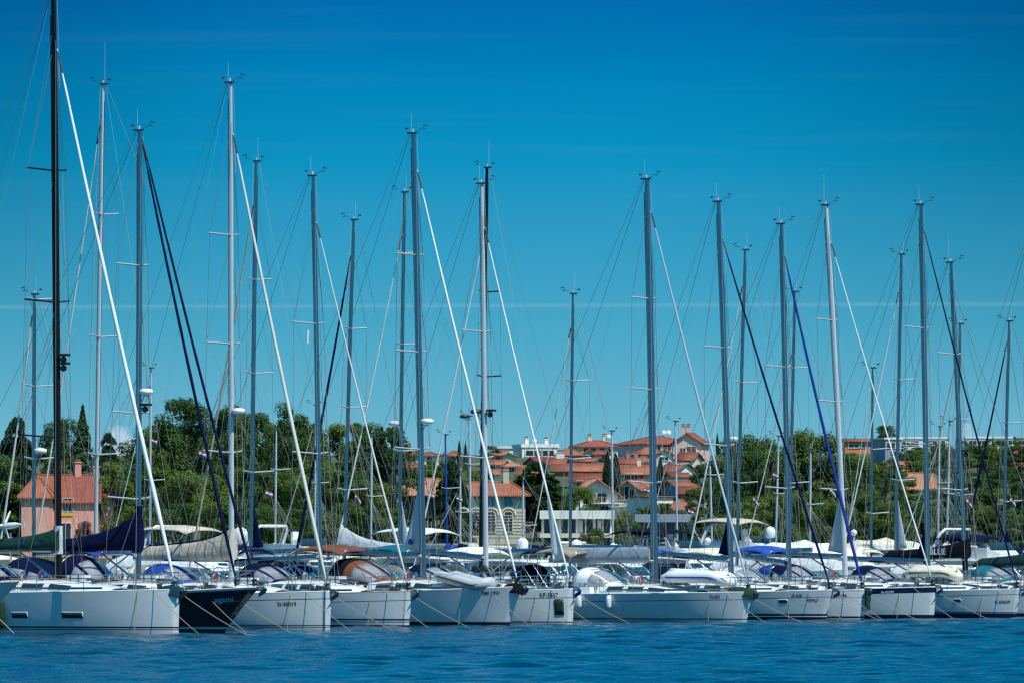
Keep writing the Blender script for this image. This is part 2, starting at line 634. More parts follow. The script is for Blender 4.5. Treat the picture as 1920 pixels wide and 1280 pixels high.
def yacht(p):
    """p: see the tables. Local frame: x to the bow, z up, origin on the water under the mast foot."""
    front = p['row'] == 'front'
    det = p.get('det', 2)
    hx, hy = (HX, HYD) if front else (-HX, -HYD)
    yaw = FRONT_YAW if front else FRONT_YAW + PI
    fbb = p.get('fb', 1.45)
    over = p.get('over', .25)
    mbx, mby = p['mast'][0], p['mast'][1]         # mast foot column, row of its lowest visible point (unused)
    if front:
        D = p['D']
        Xb = (p['bow'] - 960) * D / F
        k = (mbx - 960) / F
        m = (Xb - k * D) / (hx - k * hy)
        mx, my = Xb - m * hx, D - m * hy
    else:
        my = p['D']
        mx = (mbx - 960) * my / F
        if 'bow' in p:
            k = (p['bow'] - 960) / F
            m = (k * my - mx) / (hx - k * hy) - over
        else:
            m = p['m']
    tx_, ty_ = p['top']
    ztop = zat(ty_, my)
    rake = ((tx_ - 960) * my / F - mx) / (hx - hy * (tx_ - 960) / F)
    L = p.get('L', m * 2.75)
    B = p.get('B', 3.9)
    fbs = p.get('fbs', fbb - .22)
    root = thing(p.get('name', 'sailing_yacht'), p['label'], 'sailing yacht', (mx, my, 0), yaw, p.get('group', 'sailing yachts berthed along the pontoon'))
    H = Hull(m - L, m, over, B, fbb, fbs, p.get('full', 1.0), p.get('wl', .92))
    hm = hull_material(p['id'] + '_topsides', p.get('hull', WHT), p.get('stripes', ()), p.get('boot'), p.get('band'), p.get('cove'))
    H.build(root, hm, M[p.get('deckm', 'deck')], M[p.get('rail', 'gel')])
    tm = (0 - H.xs) / (m - H.xs)
    zd = H.sheer(tm) + .06

    # ---------------- superstructure
    ch = p.get('roof_h', .42)
    xa, xb = m * .52, p.get('xb', -m * .48)
    rings = []
    for i in range(13):
        u = i / 12
        x = xa + (xb - xa) * u
        t = (x - H.xs) / (m - H.xs)
        w = min(H.half(t, 1) - .52, 1.25) * (1 if u > .05 else .8)
        h = ch * min(1, .25 + 1.6 * u) * (1.06 if u > .6 else 1)
        if u == 0:
            h = .05
        z = H.sheer(t) + .01
        rings.append([(x, -w, z), (x, -w * .96, z + h * .55), (x, -w * .84, z + h * .92), (x, -w * .5, z + h + .04), (x, 0, z + h + .07),
                      (x, w * .5, z + h + .04), (x, w * .84, z + h * .92), (x, w * .96, z + h * .55), (x, w, z)])
    mb = MB()
    mb.loft(rings, False, False)
    mb.add(rings[-1], [tuple(range(9))], 0, False)
    roof = mb.build('coachroof', M['gel'], root)
    nwin = p.get('nwin', 3)
    for sg in ((-1, 1) if front else (1,)):
        for k in range(nwin):
            u0 = .26 + k * .68 / nwin
            u1 = u0 + .68 / nwin * .78
            G = []
            for i in range(6):
                u = u0 + (u1 - u0) * i / 5
                j = min(int(u * 12), 11)
                f = u * 12 - j
                a, b_ = rings[j], rings[j + 1]
                def pt(q):
                    c = Vector(a[q]).lerp(Vector(b_[q]), f)
                    return Vector((c.x, c.y * (-sg if sg == 1 else 1), c.z))
                lo, hi = pt(0), pt(1)
                hi2 = pt(2)
                q0 = lo.lerp(hi, .55)
                q1 = hi.lerp(hi2, .75)
                o_ = Vector((0, sg * .012, .004))
                G.append([q0 + o_, hi + o_ * 1.3, q1 + o_] if sg < 0 else [q1 + o_, hi + o_ * 1.3, q0 + o_])
            mb = MB()
            mb.slab(G, .012)
            mb.build('window', M['glass'], roof)
    # hatches and deck gear
    for k, (hxp, hw) in enumerate(((m * .30, .5), (m * .68, .55)) if det else ()):
        t = (hxp - H.xs) / (m - H.xs)
        zc = H.sheer(t) + (.09 if hxp > xa else ch * .9 + .08)
        mb = MB()
        mb.box((hxp, 0, zc), (hw, hw, .05), 0)
        mb.box((hxp, 0, zc + .03), (hw * .84, hw * .84, .02), 1)
        mb.build('deck_hatch', [M['alu'], M['glass']], root)
    if front:
        for sg in (-1, 1):
            mb = MB()
            pts = []
            for i in range(3, 11):
                q = rings[i][3 if sg < 0 else 5]
                pts.append((q[0], q[1] * 1.15, q[2] + .08))
            mb.tube(pts, .016, 5)
            for q in pts[::2]:
                mb.tube([q, (q[0], q[1], q[2] - .12)], .014, 4)
            mb.build('grab_rail', M['teak'], roof)
            mb = MB()
            q = rings[9][3 if sg < 0 else 5]
            mb.tube([(q[0], q[1], q[2]), (q[0], q[1], q[2] + .16), (q[0] + .06, q[1], q[2] + .25), (q[0] + .17, q[1], q[2] + .27)], [.06, .06, .075, .10], 9)
            mb.build('cowl_vent', M['steel'], roof)
        q = rings[4][4]
        mb = MB()
        mb.box((q[0] - .1, 0, q[2] + .13), (.78, .52, .26))
        mb.box((q[0] - .1, 0, q[2] + .13), (.80, .54, .03), 1)
        for dx_ in (-.2, .2):
            mb.box((q[0] - .1 + dx_, 0, q[2] + .14), (.04, .56, .29), 1)
        mb.build('liferaft_canister', [M['rad'], M['dgrey']], root)
        seed_ = sum(map(ord, p['label']))
        mb = MB()
        ya_ = -(H.half(.62, 1) - .22)
        zz_ = H.sheer(.62) + .20
        mb.tube([(m * .62, ya_ + .12, zz_), (-m * .25, ya_ - .02, zz_ - .02)], .042, 7)
        mb.build('spinnaker_pole', M['alu'], root)
        for k in range(3):
            mb = MB()
            cx_, cz_ = -.45 - .32 * k, zd + ch + .12
            rr_ = .11 + .02 * ((seed_ + k) % 3)
            for t_ in range(3):
                mb.tube([(cx_ + .02 * t_, -.5 + .35 * k + rr_ * math.cos(a), cz_ + rr_ * 1.5 * math.sin(a) + .05) for a in (2 * PI * i / 10 for i in range(11))], .013, 4)
            mb.build('rope_coil', M[('lineW', 'c_blue', 'c_red', 'lineW')[(seed_ + k) % 4]], root)
        mb = MB()
        xx_ = max(H.xs + .35, xb - 4.4)
        e_ = (xx_, -H.half(.06, 1) + .05, H.sheer(.05) + .42)
        mb.tube([(e_[0] + .23 * math.cos(a), e_[1], e_[2] + .23 * math.sin(a)) for a in (-.9 + 5.0 * i / 14 for i in range(15))], .07, 7)
        mb.build('horseshoe_lifebuoy', M[('orange', 'yellow', 'rad')[seed_ % 3]], root)
    # cockpit coamings with a sunk sole
    xc0, xc1 = xb - .1, max(H.xs + .5, xb - 4.6)
    zc = H.sheer((xc1 - H.xs) / (m - H.xs))
    for sg in (-1, 1):
        rr = []
        for i in range(6):
            x = xc0 + (xc1 - xc0) * i / 5
            t = (x - H.xs) / (m - H.xs)
            w = H.half(t, 1) - .55
            hh = .34 - .16 * i / 5
            z = H.sheer(t)
            rr.append([(x, sg * w, z), (x, sg * (w - .05), z + hh), (x, sg * (w - .32), z + hh), (x, sg * (w - .40), z)])
        mb = MB()
        mb.loft(rr, True, True, 0, False)
        mb.build('cockpit_coaming', M['gel'], root)
    if det:
        # steering wheel on its pedestal
        xw_ = (xc0 * .3 + xc1 * .7)
        mb = MB()
        mb.tube([(xw_ + .12, 0, zc), (xw_ + .05, 0, zc + .85)], [.13, .09], 8)
        ped = mb.build('wheel_pedestal', M['gel'], root)
        mb = MB()
        rr_ = .48
        mb.tube([(xw_ - .08 + .06 * math.cos(a), rr_ * math.sin(a), zc + .75 + rr_ * math.cos(a)) for a in (2 * PI * i / 20 for i in range(21))], .016, 5)
        for i in range(5):
            a = 2 * PI * i / 5
            mb.tube([(xw_ - .08, 0, zc + .75), (xw_ - .08, rr_ * math.sin(a), zc + .75 + rr_ * math.cos(a))], .009, 4)
        mb.build('steering_wheel', M['steel'], ped)
    # ---------------- canvas
    hood = p.get('hood')
    zr = H.sheer(.35) + ch * .9
    if hood:
        hl = p.get('hood_len', 1.9)
        hh_ = p.get('hood_h', 1.02)
        S = arch(xb + .75, xb + .75 - hl, 1.18, .10, hh_, zr - .12, .2, .48)
        mb = MB()
        mb.slab(patch(S, 0, 1, -1, 1, 10, 20), .02)
        so = mb.build('sprayhood', M['c_' + hood], root)
        for (q0, q1) in ((-.92, -.56), (-.46, -.04), (.04, .46), (.56, .92)):
            mb = MB()
            mb.slab(patch(S, .16, .62, q0, q1, 4, 5, .022), .006)
            mb.build('window_panel', M['vinyl'], so)
        if p.get('hood_band'):
            mb = MB()
            mb.slab(patch(S, .78, 1.06, -1, 1, 3, 20, .03), .02)
            mb.build('edge_band', M['c_' + p['hood_band']], so)
        mb = MB()
        mb.tube([S(1, -1 + 2 * i / 14, .03) for i in range(15)], .016, 5)
        mb.build('hoop', M['steel'], so)
    if p.get('encl'):
        ex0, ex1, ec = p['encl']
        S = arch(ex0, ex1, 1.55, 1.2, 1.8, zr - .55, .1, .5)
        mb = MB()
        mb.slab(patch(S, 0, 1, -1, 1, 8, 20), .02)
        eo = mb.build('cockpit_tent', M['c_' + ec], root)
        for (s0, s1) in ((.10, .44), (.54, .88)):
            for (q0, q1) in ((-.86, -.60), (.60, .86)):
                mb = MB()
                mb.slab(patch(S, s0, s1, q0, q1, 4, 4, .022), .006)
                mb.build('window_panel', M['vinyl'], eo)
    bim = p.get('bimini')
    if bim:
        bx0 = xb - 1.3 + p.get('bim_dx', 0)
        bx1 = bx0 - p.get('bim_len', 2.3)
        zb_ = zc + p.get('bim_h', 2.0)
        G = []
        for i in range(9):
            u = i / 8
            G.append([(bx0 + (bx1 - bx0) * u, 1.45 * (j / 5 - 1), zb_ + .16 * math.sin(PI * u) - .22 * abs(j / 5 - 1) ** 2.4 - (.12 if i in (0, 8) else 0)) for j in range(11)])
        mb = MB()
        mb.slab(G, .02)
        bo = mb.build('bimini', M['c_' + bim], root)
        for xx in (bx0 + .12, (bx0 + bx1) / 2, bx1 - .12):
            mb = MB()
            xm = (bx0 + bx1) / 2
            mb.tube([(xm, -1.42, zc + .15), (xx, -1.42, zb_ - .22), (xx, -.9, zb_ + .02), (xx, .9, zb_ + .02), (xx, 1.42, zb_ - .22), (xm, 1.42, zc + .15)], .014, 5)
            mb.build('bimini_frame', M['steel'], bo)

    # ---------------- mast
    r0 = p.get('mr', .13) * .89
    zfoot = zd + ch * .85 if p.get('keelstep', 1) else zd
    def mpt(z):
        return Vector((rake * (z / ztop) ** 1.15, 0, z))
    mm = M[p.get('mm', 'alu')]
    rings = []
    for i in range(25):
        z = zfoot - .2 + (ztop - zfoot + .2) * i / 24
        tp = 1 if i < 18 else 1 - .32 * (i - 18) / 6
        c = mpt(z)
        rings.append([(c.x + r0 * 1.25 * tp * math.cos(a), r0 * .78 * tp * math.sin(a), z) for a in (2 * PI * j / 14 for j in range(14))])
    mb = MB()
    mb.loft(rings, True, True)
    # luff groove and a couple of winch/exit plates, part of the extrusion
    mast = mb.build('mast', mm, root)
    if det:
        mb = MB()
        mb.tube([mpt(zfoot + .9 + (ztop * .97 - zfoot - .9) * i / 12) - Vector((r0 * 1.25, 0, 0)) for i in range(13)], r0 * .16, 4)
        mb.build('luff_track', M['dgrey'], mast)
        if front:
            for zz, aa in ((zfoot + .75, 1.9), (zfoot + 1.1, -1.9)):
                mb = MB()
                c = mpt(zz)
                mb.tube([(c.x + math.cos(aa) * r0, math.sin(aa) * r0 * .8, zz), (c.x + math.cos(aa) * (r0 + .14), math.sin(aa) * (r0 * .8 + .14), zz)], [.07, .055], 8)
                mb.build('mast_winch', M['steel'], mast)
    # spreaders
    spr = []
    sm_ = M[p.get('sm', 'spar')] if p.get('mm') != 'carbon' else M['carbon']
    for k, sy in enumerate(p.get('spr', ())):
        z = zat(sy, my)
        hl = p.get('sl', 1.15) * (1 - .1 * (len(p['spr']) - 1 - k) if False else 1) * (1 - .12 * (len(p['spr']) - 1) + .12 * k if True else 1)
        if k == 0 and len(p['spr']) > 1:
            pass
        tips = {}
        for sg in (-1, 1):
            a = mpt(z)
            tip = a + Vector((-hl * p.get('sweep', .36), sg * hl, hl * .07))
            rr = []
            for i in range(4):
                c = a.lerp(tip, i / 3)
                cw = .10 * (1 - .45 * i / 3)
                rr.append([(c.x + cw, c.y, c.z), (c.x, c.y, c.z + .034), (c.x - cw, c.y, c.z), (c.x, c.y, c.z - .034)])
            mb = MB()
            mb.loft(rr, True, True)
            mb.ball(tip, .035, 0, 6, 4)
            mb.build('spreader', sm_, mast)
            tips[sg] = tip
        spr.append((z, tips))
    spr.sort(key=lambda q: q[0])
    # masthead gear
    top = mpt(ztop)
    mb = MB()
    mb.box((top.x - .06, 0, ztop + .03), (r0 * 2.6 + .16, .13, .07))
    mb.build('masthead_crane', M['dgrey'], mast)
    sgx = 1
    mb = MB()
    mb.tube([(top.x + .1, 0, ztop + .05), (top.x + .55, 0, ztop + .26)], .008, 4)
    mb.tube([(top.x + .55, 0, ztop + .20), (top.x + .55, 0, ztop + .33)], .009, 4)
    mb.box((top.x + .64, 0, ztop + .33), (.22, .016, .035), 0, 0, 0, .3)
    for i in range(3):
        a = 2 * PI * i / 3
        mb.ball((top.x + .55 + .07 * math.cos(a), .07 * math.sin(a), ztop + .19), .026, 0, 6, 4)
    mb.build('wind_sensor', M['black'], mast)
    if det or True:
        mb = MB()
        mb.tube([(top.x - .14, .03, ztop + .05), (top.x - .14, .03, ztop + p.get('ant', .9))], [.008, .004], 4)
        mb.build('antenna', M['aluw'], mast)
        mb = MB()
        mb.tube([(top.x - .02, 0, ztop + .06), (top.x - .02, 0, ztop + .2)], .03, 6)
        mb.build('masthead_light', M['rad'], mast)
        mb = MB()
        mb.tube([(top.x - .3, -.04, ztop + .22), (top.x - .02, -.04, ztop + .25), (top.x - .02, -.04, ztop + .05)], .006, 4)
        mb.box((top.x - .34, -.04, ztop + .22), (.12, .012, .07))
        mb.build('wind_vane', M['black'], mast)
    if p.get('radar'):
        z = zat(p['radar'], my)
        c = mpt(z)
        sx = 1 if p.get('radar_fwd', 1) else -1
        mb = MB()
        mb.tube([(c.x + sx * .38, 0, z + .02), (c.x + sx * .38, 0, z + .07), (c.x + sx * .38, 0, z + .20), (c.x + sx * .38, 0, z + .25)], [.20, .29, .27, .12], 16)
        rd = mb.build('radar_dome', M[p.get('radm', 'rad')], mast)
        mb = MB()
        mb.box((c.x + sx * .22, 0, z - .03), (.4, .16, .04))
        mb.tube([(c.x + sx * .3, 0, z - .03), (c.x + sx * r0, 0, z - .28)], .02, 5)
        mb.build('radar_bracket', M['alu'], rd)
    for z in [zat(q, my) for q in p.get('lamps', ())]:
        c = mpt(z)
        mb = MB()
        mb.tube([(c.x + r0 * 1.1, 0, z), (c.x + r0 * 1.1 + .12, 0, z)], .03, 6)
        mb.ball((c.x + r0 * 1.1 + .20, 0, z - .04), (.14, .12, .13), 0, 8, 6)
        mb.box((c.x + r0 * 1.1 + .26, 0, z + .14), (.40, .22, .10))
        mb.build('deck_light', M[p.get('lampm', 'black')], mast)
    # ---------------- standing rigging
    wr = p.get('wr', .0105 if front else (.0085 if det else .006))
    chain = {sg: Vector((-.35, sg * min(H.half(tm, 1) - .12, B * .47), H.sheer(tm) + .02)) for sg in (-1, 1)}
    ztopsh = zat(p['fs'][0][0], my) if p.get('fs') else ztop * .96
    ztopsh = min(ztopsh + .1, ztop - .05)
    for sg in (-1, 1):
        pts = [chain[sg]] + [t_[1][sg] for t_ in spr] + [mpt(ztopsh)]
        mb = MB()
        for a, b in zip(pts[:-1], pts[1:]):
            mb.tube([a, b], wr, 4)
        mb.build('cap_shroud', M['wire'], root)
        if det:
            mb = MB()
            if spr:
                mb.tube([chain[sg] + Vector((.12, 0, 0)), mpt(spr[0][0] - .1)], wr, 4)
            for (z1, t1), (z2, t2) in zip(spr[:-1], spr[1:]):
                mb.tube([t1[sg], mpt(z2 - .1)], wr * .8, 4)
            if spr:
                mb.tube([spr[-1][1][sg], mpt((ztopsh + ztop) / 2 - .2)], wr * .7, 4)
            mb.build('diagonal_shroud', M['wire'], root)
    xst = H.xs + .15
    zst = H.sheer(0)
    zsp = zst + 4.2
    f_ = (zsp - zst) / (ztop - zst)
    pj = Vector((xst, 0, zst)).lerp(Vector((top.x - .2, 0, ztop)), f_)
    mb = MB()
    if front:
        for sg in (-1, 1):
            mb.tube([(xst, sg * B * .34, zst), (top.x - .2, sg * .05, ztop)], wr, 4)
    else:
        mb.tube([pj, (top.x - .2, 0, ztop)], wr, 4)
        for sg in (-1, 1):
            mb.tube([(xst, sg * B * .30, zst), pj], wr, 4)
    mb.build('backstay', M['wire'], root)
    if det:
        for k, (dy, zz, xx) in enumerate(((.10, ztop - .1, .3),) if not front else ((.10, ztop - .1, .45), (-.12, ztop * .93, .25), (.16, ztop * .9, -.15))):
            mb = MB()
            mb.tube([(xx, dy * 4, zfoot - .2), mpt(zz) + Vector((r0 * 1.2, dy * .5, 0))], .0075, 4)
            mb.build('halyard', M['lineW'], root)
    for z_, dx_ in [(zat(a, my), b) for a, b in p.get('hang', ())]:
        c = mpt(z_)
        mb = MB()
        mb.tube([(c.x + dx_, -.7, z_), (c.x + dx_ * .9, -.72, z_ - .55)], [.05, .045], 8)
        mb.build('radar_reflector', M['rad'], root)
    # ---------------- headsails on their stays
    xt = m + over - .28
    for k, (fy, rad, fm, dxb) in enumerate(p.get('fs', ())):
        zt_ = zat(fy, my)
        a = Vector((xt + dxb, 0, H.sheer(.98) + .42))
        b = mpt(zt_) + Vector((r0 * 1.3, 0, 0))
        n = 26
        P_, Rr = [], []
        for i in range(n + 1):
            u = i / n
            c = a.lerp(b, u)
            sag = math.sin(PI * u) * .10
            c = c + Vector((-sag, .04 * math.sin(PI * u), -sag * .3))
            P_.append(c)
            env = min(1, .5 + u * 6) * (1 - .45 * u ** 1.6) if rad > .03 else 1
            if rad > .03 and u > .955:
                env *= .45
            bulge = p.get('bulge', 0) * math.exp(-((u - .12) / .06) ** 2) if k == 0 else 0
            Rr.append(rad * (.84 if fm in ('s_navy', 's_blue') else .68) * env * (1 + .07 * math.sin(i * 2.1 + k)) * (1 + bulge))
        mb = MB()
        mb.tube(P_, Rr, 9)
        fo = mb.build('furled_headsail' if rad > .03 else 'forestay', M[fm], root)
        if rad > .03:
            mb = MB()
            mb.tube([a + Vector((.02, 0, -.36)), a + Vector((.015, 0, -.10)), a], [.03, .03, .03], 6)
            d = (b - a).normalized()
            mb.tube([a - d * .30, a - d * .27, a - d * .12, a - d * .09], [.13, .10, .10, .13], 10)
            mb.build('furling_drum', M['black'], fo)
            mb = MB()
            mb.tube([b - d * (b - a).length * .045, b - d * .1], [.045, .03], 6)
            mb.build('furler_swivel', M['dgrey'], fo)
            if p.get('tail') and k == 0:       # loose clew hanging aft of the furled roll
                tl, tw = p['tail']
                G = []
                for i in range(9):
                    u = .06 + tl * i / 8
                    c = a.lerp(b, u)
                    wv = tw * (1 - i / 8) ** .8 + .03
                    G.append([(c.x - wv * j / 4, .10 * math.sin(j * 1.2 + i * .6) * wv, c.z - .25 * wv * j / 4) for j in range(5)])
                mb = MB()
                mb.slab(G, .01)
                mb.build('loose_clew', M[fm], fo)
    # ---------------- boom
    bo = p.get('boom')
    if bo:
        y0, y1, bl = bo[0], bo[1], bo[2]
        style = bo[3]
        z0, z1 = zat(y0, my), zat(y1, my)
        x0 = -r0 * 1.3 - .1
        br = .105 if style != 'plain' else p.get('br', .14)
        rings = []
        for i in range(9):
            u = i / 8
            x = x0 - bl * u
            z = z0 + (z1 - z0) * u
            k = 1 - .25 * max(0, u - .6)
            rings.append([(x, br * .72 * k * math.cos(a), z + br * k * math.sin(a)) for a in (2 * PI * j / 12 for j in range(12))])
        mb = MB()
        mb.loft(rings, True, True)
        boom = mb.build('boom', M[p.get('bm', 'alu')], root)
        mb = MB()
        mb.box((x0 + .06, 0, z0), (.26, .13, .2))
        mb.build('gooseneck', M['black'], boom)
        # kicker strut and mainsheet
        mb = MB()
        mb.tube([(x0 - 1.7, 0, z0 + (z1 - z0) * 1.7 / bl - br), (x0 + .02, 0, zfoot + .15)], [.035, .045], 7)
        mb.build('kicker', M['alu'], boom)
        mb = MB()
        xm = x0 - bl * .72
        zm = z0 + (z1 - z0) * .72 - br
        for dy in (-.05, .05):
            mb.tube([(xm, dy, zm), (xm - .2, dy * 4, zc + .35)], .011, 4)
        mb.build('mainsheet', M['lineW'], boom)
        mb = MB()
        mb.tube([(x0 - bl + .05, 0, z1 + br), (top.x - .15, 0, ztop)], .006, 4)
        mb.build('topping_lift', M['lineW'], boom)
        if style in ('bag', 'stack'):
            cm, hm_, he = bo[4], bo[5], bo[6]
            rings = []
            n = 22
            rnd = random.Random(sum(map(ord, p['id'])))
            for i in range(n + 1):
                u = i / n
                x = x0 + (.05 if style == 'stack' else r0 * 2.2 + .1) - (bl - .05) * u
                z = z0 + (z1 - z0) * u - br * .6
                if style == 'bag':
                    h = he + (hm_ - he) * (math.exp(-u * 5.5) * .68 + (1 - u) * .32)
                    wd = .20 + .10 * math.exp(-u * 5)
                else:
                    h = hm_ + (he - hm_) * u
                    wd = .19
                if u > .93:
                    h *= 1 - (u - .93) / .07 * .55
                wob = 1 + .05 * math.sin(i * 1.7) + rnd.uniform(-.09, .09)
                prof = ((0, 0), (.75, .06), (1, .22), (.92, .45), (.62, .72), (.28, .94))
                ring = [(x, -wd * q * wob, z + h * r_) for q, r_ in prof] + [(x, 0, z + h * (1 + .01 * math.sin(i * 2.3)))] + [(x, wd * q * wob, z + h * r_) for q, r_ in prof[::-1][:-1]]
                rings.append(ring)
            mb = MB()
            mb.loft(rings, True, True)
            bag = mb.build('sail_cover', M[cm], boom)
            if p.get('lash') and style == 'bag':
                for i in range(2, n - 1, 2):
                    rr = rings[i]
                    mb = MB()
                    mb.tube([(q[0] + .0, q[1] * 1.05, q[2]) for q in rr + [rr[0]]], .012, 4)
                    mb.build('lashing', M['dgrey'], bag)
            if p.get('stripe_cover'):
                mb = MB()
                mb.tube([Vector(rr[6]) + Vector((0, 0, .0)) for rr in rings[1:-1]], .05, 6)
                mb.build('top_seam', M[p['stripe_cover']], bag)
            if p.get('cover_text'):
                txt, tx0, tz, ts_ = p['cover_text']
                me = text_mesh(txt, ts_, .006, 0, 1.0)
                for v in me.vertices:
                    x = tx0 + v.co.x
                    zz = tz + v.co.y
                    i = min(max(int((rings[0][0][0] - x) / (bl - .05) * n), 0), n)
                    rr = rings[i]
                    ybest = min(q[1] for q in rr) * 1.06
                    v.co = Vector((x, ybest - .015, zz))
                me.materials.clear()
                me.materials.append(M['textw'])
                to = bpy.data.objects.new('cover_lettering', me)
                COL.objects.link(to)
                to.parent = bag
            for sg in (-1, 1):
                mb = MB()
                for uu in (.3, .55, .8):
                    i = int(uu * n)
                    mb.tube([Vector(rings[i][0]) + Vector((0, sg * .2, 0)), mpt(z0 + (ztop - z0) * .42)], .006, 4)
                mb.build('lazy_jack', M['lineW'], boom)
            if p.get('mast_wrap'):
                za, zb2, wm = zat(p['mast_wrap'][0], my), zat(p['mast_wrap'][1], my), p['mast_wrap'][2]
                mb = MB()
                rr = []
                for i in range(8):
                    z = za + (zb2 - za) * i / 7
                    c = mpt(z)
                    k = 1.22 + .05 * math.sin(i * 2)
                    rr.append([(c.x + r0 * 1.3 * k * math.cos(a), r0 * .95 * k * math.sin(a), z) for a in (2 * PI * j / 12 for j in range(12))])
                mb.loft(rr, True, True)
                mb.build('mast_cover', M[wm], mast)
    if p.get('clew'):
        chh, cw, cm = p['clew'][:3]
        z0 = zat(bo[0], my) + .16 if bo else zfoot + 1.5
        G = []
        for i in range(11):
            u = i / 10
            z = z0 + chh * u
            c = mpt(z)
            w = cw * (1 - u) ** 1.12
            G.append([(c.x - r0 * 1.2 - w * j / 5, .07 * math.sin(PI * j / 5) * (1 - u), z + .12 * (j / 5) * (1 - u)) for j in range(6)])
        mb = MB()
        mb.slab(G, .012)
        cl = mb.build('part_rolled_mainsail', M[cm], root)
        if p.get('logo'):
            mb = MB()
            zz = z0 + .42
            cx = -r0 * 1.2 - cw * .62
            mb.tube([(cx, -.02, zz), (cx, -.085, zz)], [.13, .13], 10)
            mb.build('sail_badge', M['s_blue'], cl)

    # ---------------- rails
    if det:
        def edge(x, sg, inset=.10):
            t = (x - H.xs) / (m - H.xs)
            return Vector((x, sg * max(H.half(min(t, .995), 1) - inset, .05), H.sheer(min(t, 1)) + .03))
        xp = m + over - .15
        # pulpit
        mb = MB()
        hgt = .62
        for sg in (-1, 1):
            a, b, c = edge(m - 1.5, sg), edge(m - .75, sg), edge(m - .15, sg)
            nose = Vector((xp, sg * .16, H.sheer(1) + hgt + .06))
            mb.tube([a, a + Vector((.05, 0, hgt)), b + Vector((.15, 0, hgt + .02)), nose], .016, 5)
            mb.tube([b, b + Vector((.2, 0, hgt + .02))], .015, 5)
            mb.tube([c, c.lerp(nose, .5) + Vector((0, 0, .12)), nose], .015, 5)
            mb.tube([a + Vector((.03, 0, hgt * .5)), b + Vector((.1, 0, hgt * .5)), c.lerp(nose, .45)], .012, 5)
        mb.tube([(xp, -.16, H.sheer(1) + hgt + .06), (xp, .16, H.sheer(1) + hgt + .06)], .016, 5)
        mb.build('pulpit', M['steel'], root)
        # pushpit
        mb = MB()
        zs = H.sheer(0)
        for hh in (.62, .32):
            pts = [edge(H.xs + 1.3, -1) + Vector((0, 0, hh)), edge(H.xs + .12, -1) + Vector((0, 0, hh)), edge(H.xs + .12, 1) + Vector((0, 0, hh)), edge(H.xs + 1.3, 1) + Vector((0, 0, hh))]
            mb.tube(pts, .015, 5)
        for x in (H.xs + 1.3, H.xs + .12):
            for sg in (-1, 1):
                e = edge(x, sg)
                mb.tube([e, e + Vector((0, 0, .62))], .015, 5)
        mb.build('pushpit', M['steel'], root)
        if det > 1 or front:
            ns = 6
            x0_, x1_ = m - 1.5, H.xs + 1.3
            for sg in (-1, 1):
                tops = []
                for i in range(ns + 2):
                    x = x0_ + (x1_ - x0_) * i / (ns + 1)
                    e = edge(x, sg)
                    tops.append(e + Vector((0, 0, .62)))
                    if 0 < i < ns + 1:
                        mb = MB()
                        mb.tube([e - Vector((0, 0, .02)), e + Vector((0, 0, .63))], [.018, .013], 5)
                        mb.build('stanchion', M['steel'], root)
                mb = MB()
                mb.tube(tops, .008, 4)
                mb.tube([q - Vector((0, 0, .31)) for q in tops], .007, 4)
                mb.build('lifeline', M['steel'], root)
        # anchor on its roller
        if front and p.get('anchor', 1):
            zb_ = H.sheer(1)
            xe = m + over
            mb = MB()
            mb.box((xe - .05, 0, zb_ + .02), (.55, .14, .05))
            mb.box((xe + .12, 0, zb_ - .02), (.2, .16, .10))
            rol = mb.build('bow_roller', M['steel'], root)
            mb = MB()
            mb.tube([(xe - .45, 0, zb_ + .12), (xe + .20, 0, zb_ + .08), (xe + .30, 0, zb_ - .05)], [.03, .035, .04], 6)
            tip = (xe - .02, 0, zb_ - .38)
            mb.add([(xe + .36, 0, zb_ + .02), (xe + .16, -.24, zb_ - .20), tip, (xe + .16, .24, zb_ - .20), (xe + .22, 0, zb_ - .06)],
                   [(0, 1, 4), (1, 2, 4), (2, 3, 4), (3, 0, 4), (0, 2, 1), (0, 3, 2)], 0, False)
            mb.build('anchor', M[p.get('anchorm', 'galv')], root)
            mb = MB()
            mb.tube([(m - .95, 0, H.sheer(.95) + .05), (m - .95, 0, H.sheer(.95) + .17), (m - .95, 0, H.sheer(.95) + .25)], [.12, .10, .13], 9)
            mb.box((m - .7, 0, H.sheer(.95) + .10), (.32, .22, .12))
            mb.build('windlass', M['dgrey'], root)
        for xx in ((m - .9, -m * .3) if front else ()):
            for sg in (-1, 1):
                e = edge(xx, sg, .13)
                mb = MB()
                mb.tube([e + Vector((-.14, 0, .08)), e + Vector((.14, 0, .08))], .018, 5)
                mb.tube([e + Vector((-.05, 0, -.02)), e + Vector((-.05, 0, .08))], .02, 5)
                mb.tube([e + Vector((.05, 0, -.02)), e + Vector((.05, 0, .08))], .02, 5)
                mb.build('cleat', M['steel'], root)
        if front:
            for sg in (-1, 1):
                for dx_ in (.3, 1.5):
                    x = xc0 - dx_
                    t = (x - H.xs) / (m - H.xs)
                    mb = MB()
                    z = H.sheer(t) + .3
                    y = sg * (H.half(t, 1) - .7)
                    mb.tube([(x, y, z), (x, y, z + .06), (x, y, z + .09), (x, y, z + .2)], [.10, .10, .065, .08], 9)
                    mb.build('winch', M['steel'], root)
    # windows and lettering on the topsides, given as photograph columns and rows
    def side_x(px, z):
        c, s_ = math.cos(yaw), math.sin(yaw)
        a, b_ = H.xs, m + over
        for _ in range(40):
            x = (a + b_) / 2
            y_ = -H.y_at(x, z)
            X, Y = mx + c * x - s_ * y_, my + s_ * x + c * y_
            if 960 + F * X / Y < px:
                a = x
            else:
                b_ = x
        return (a + b_) / 2, Y
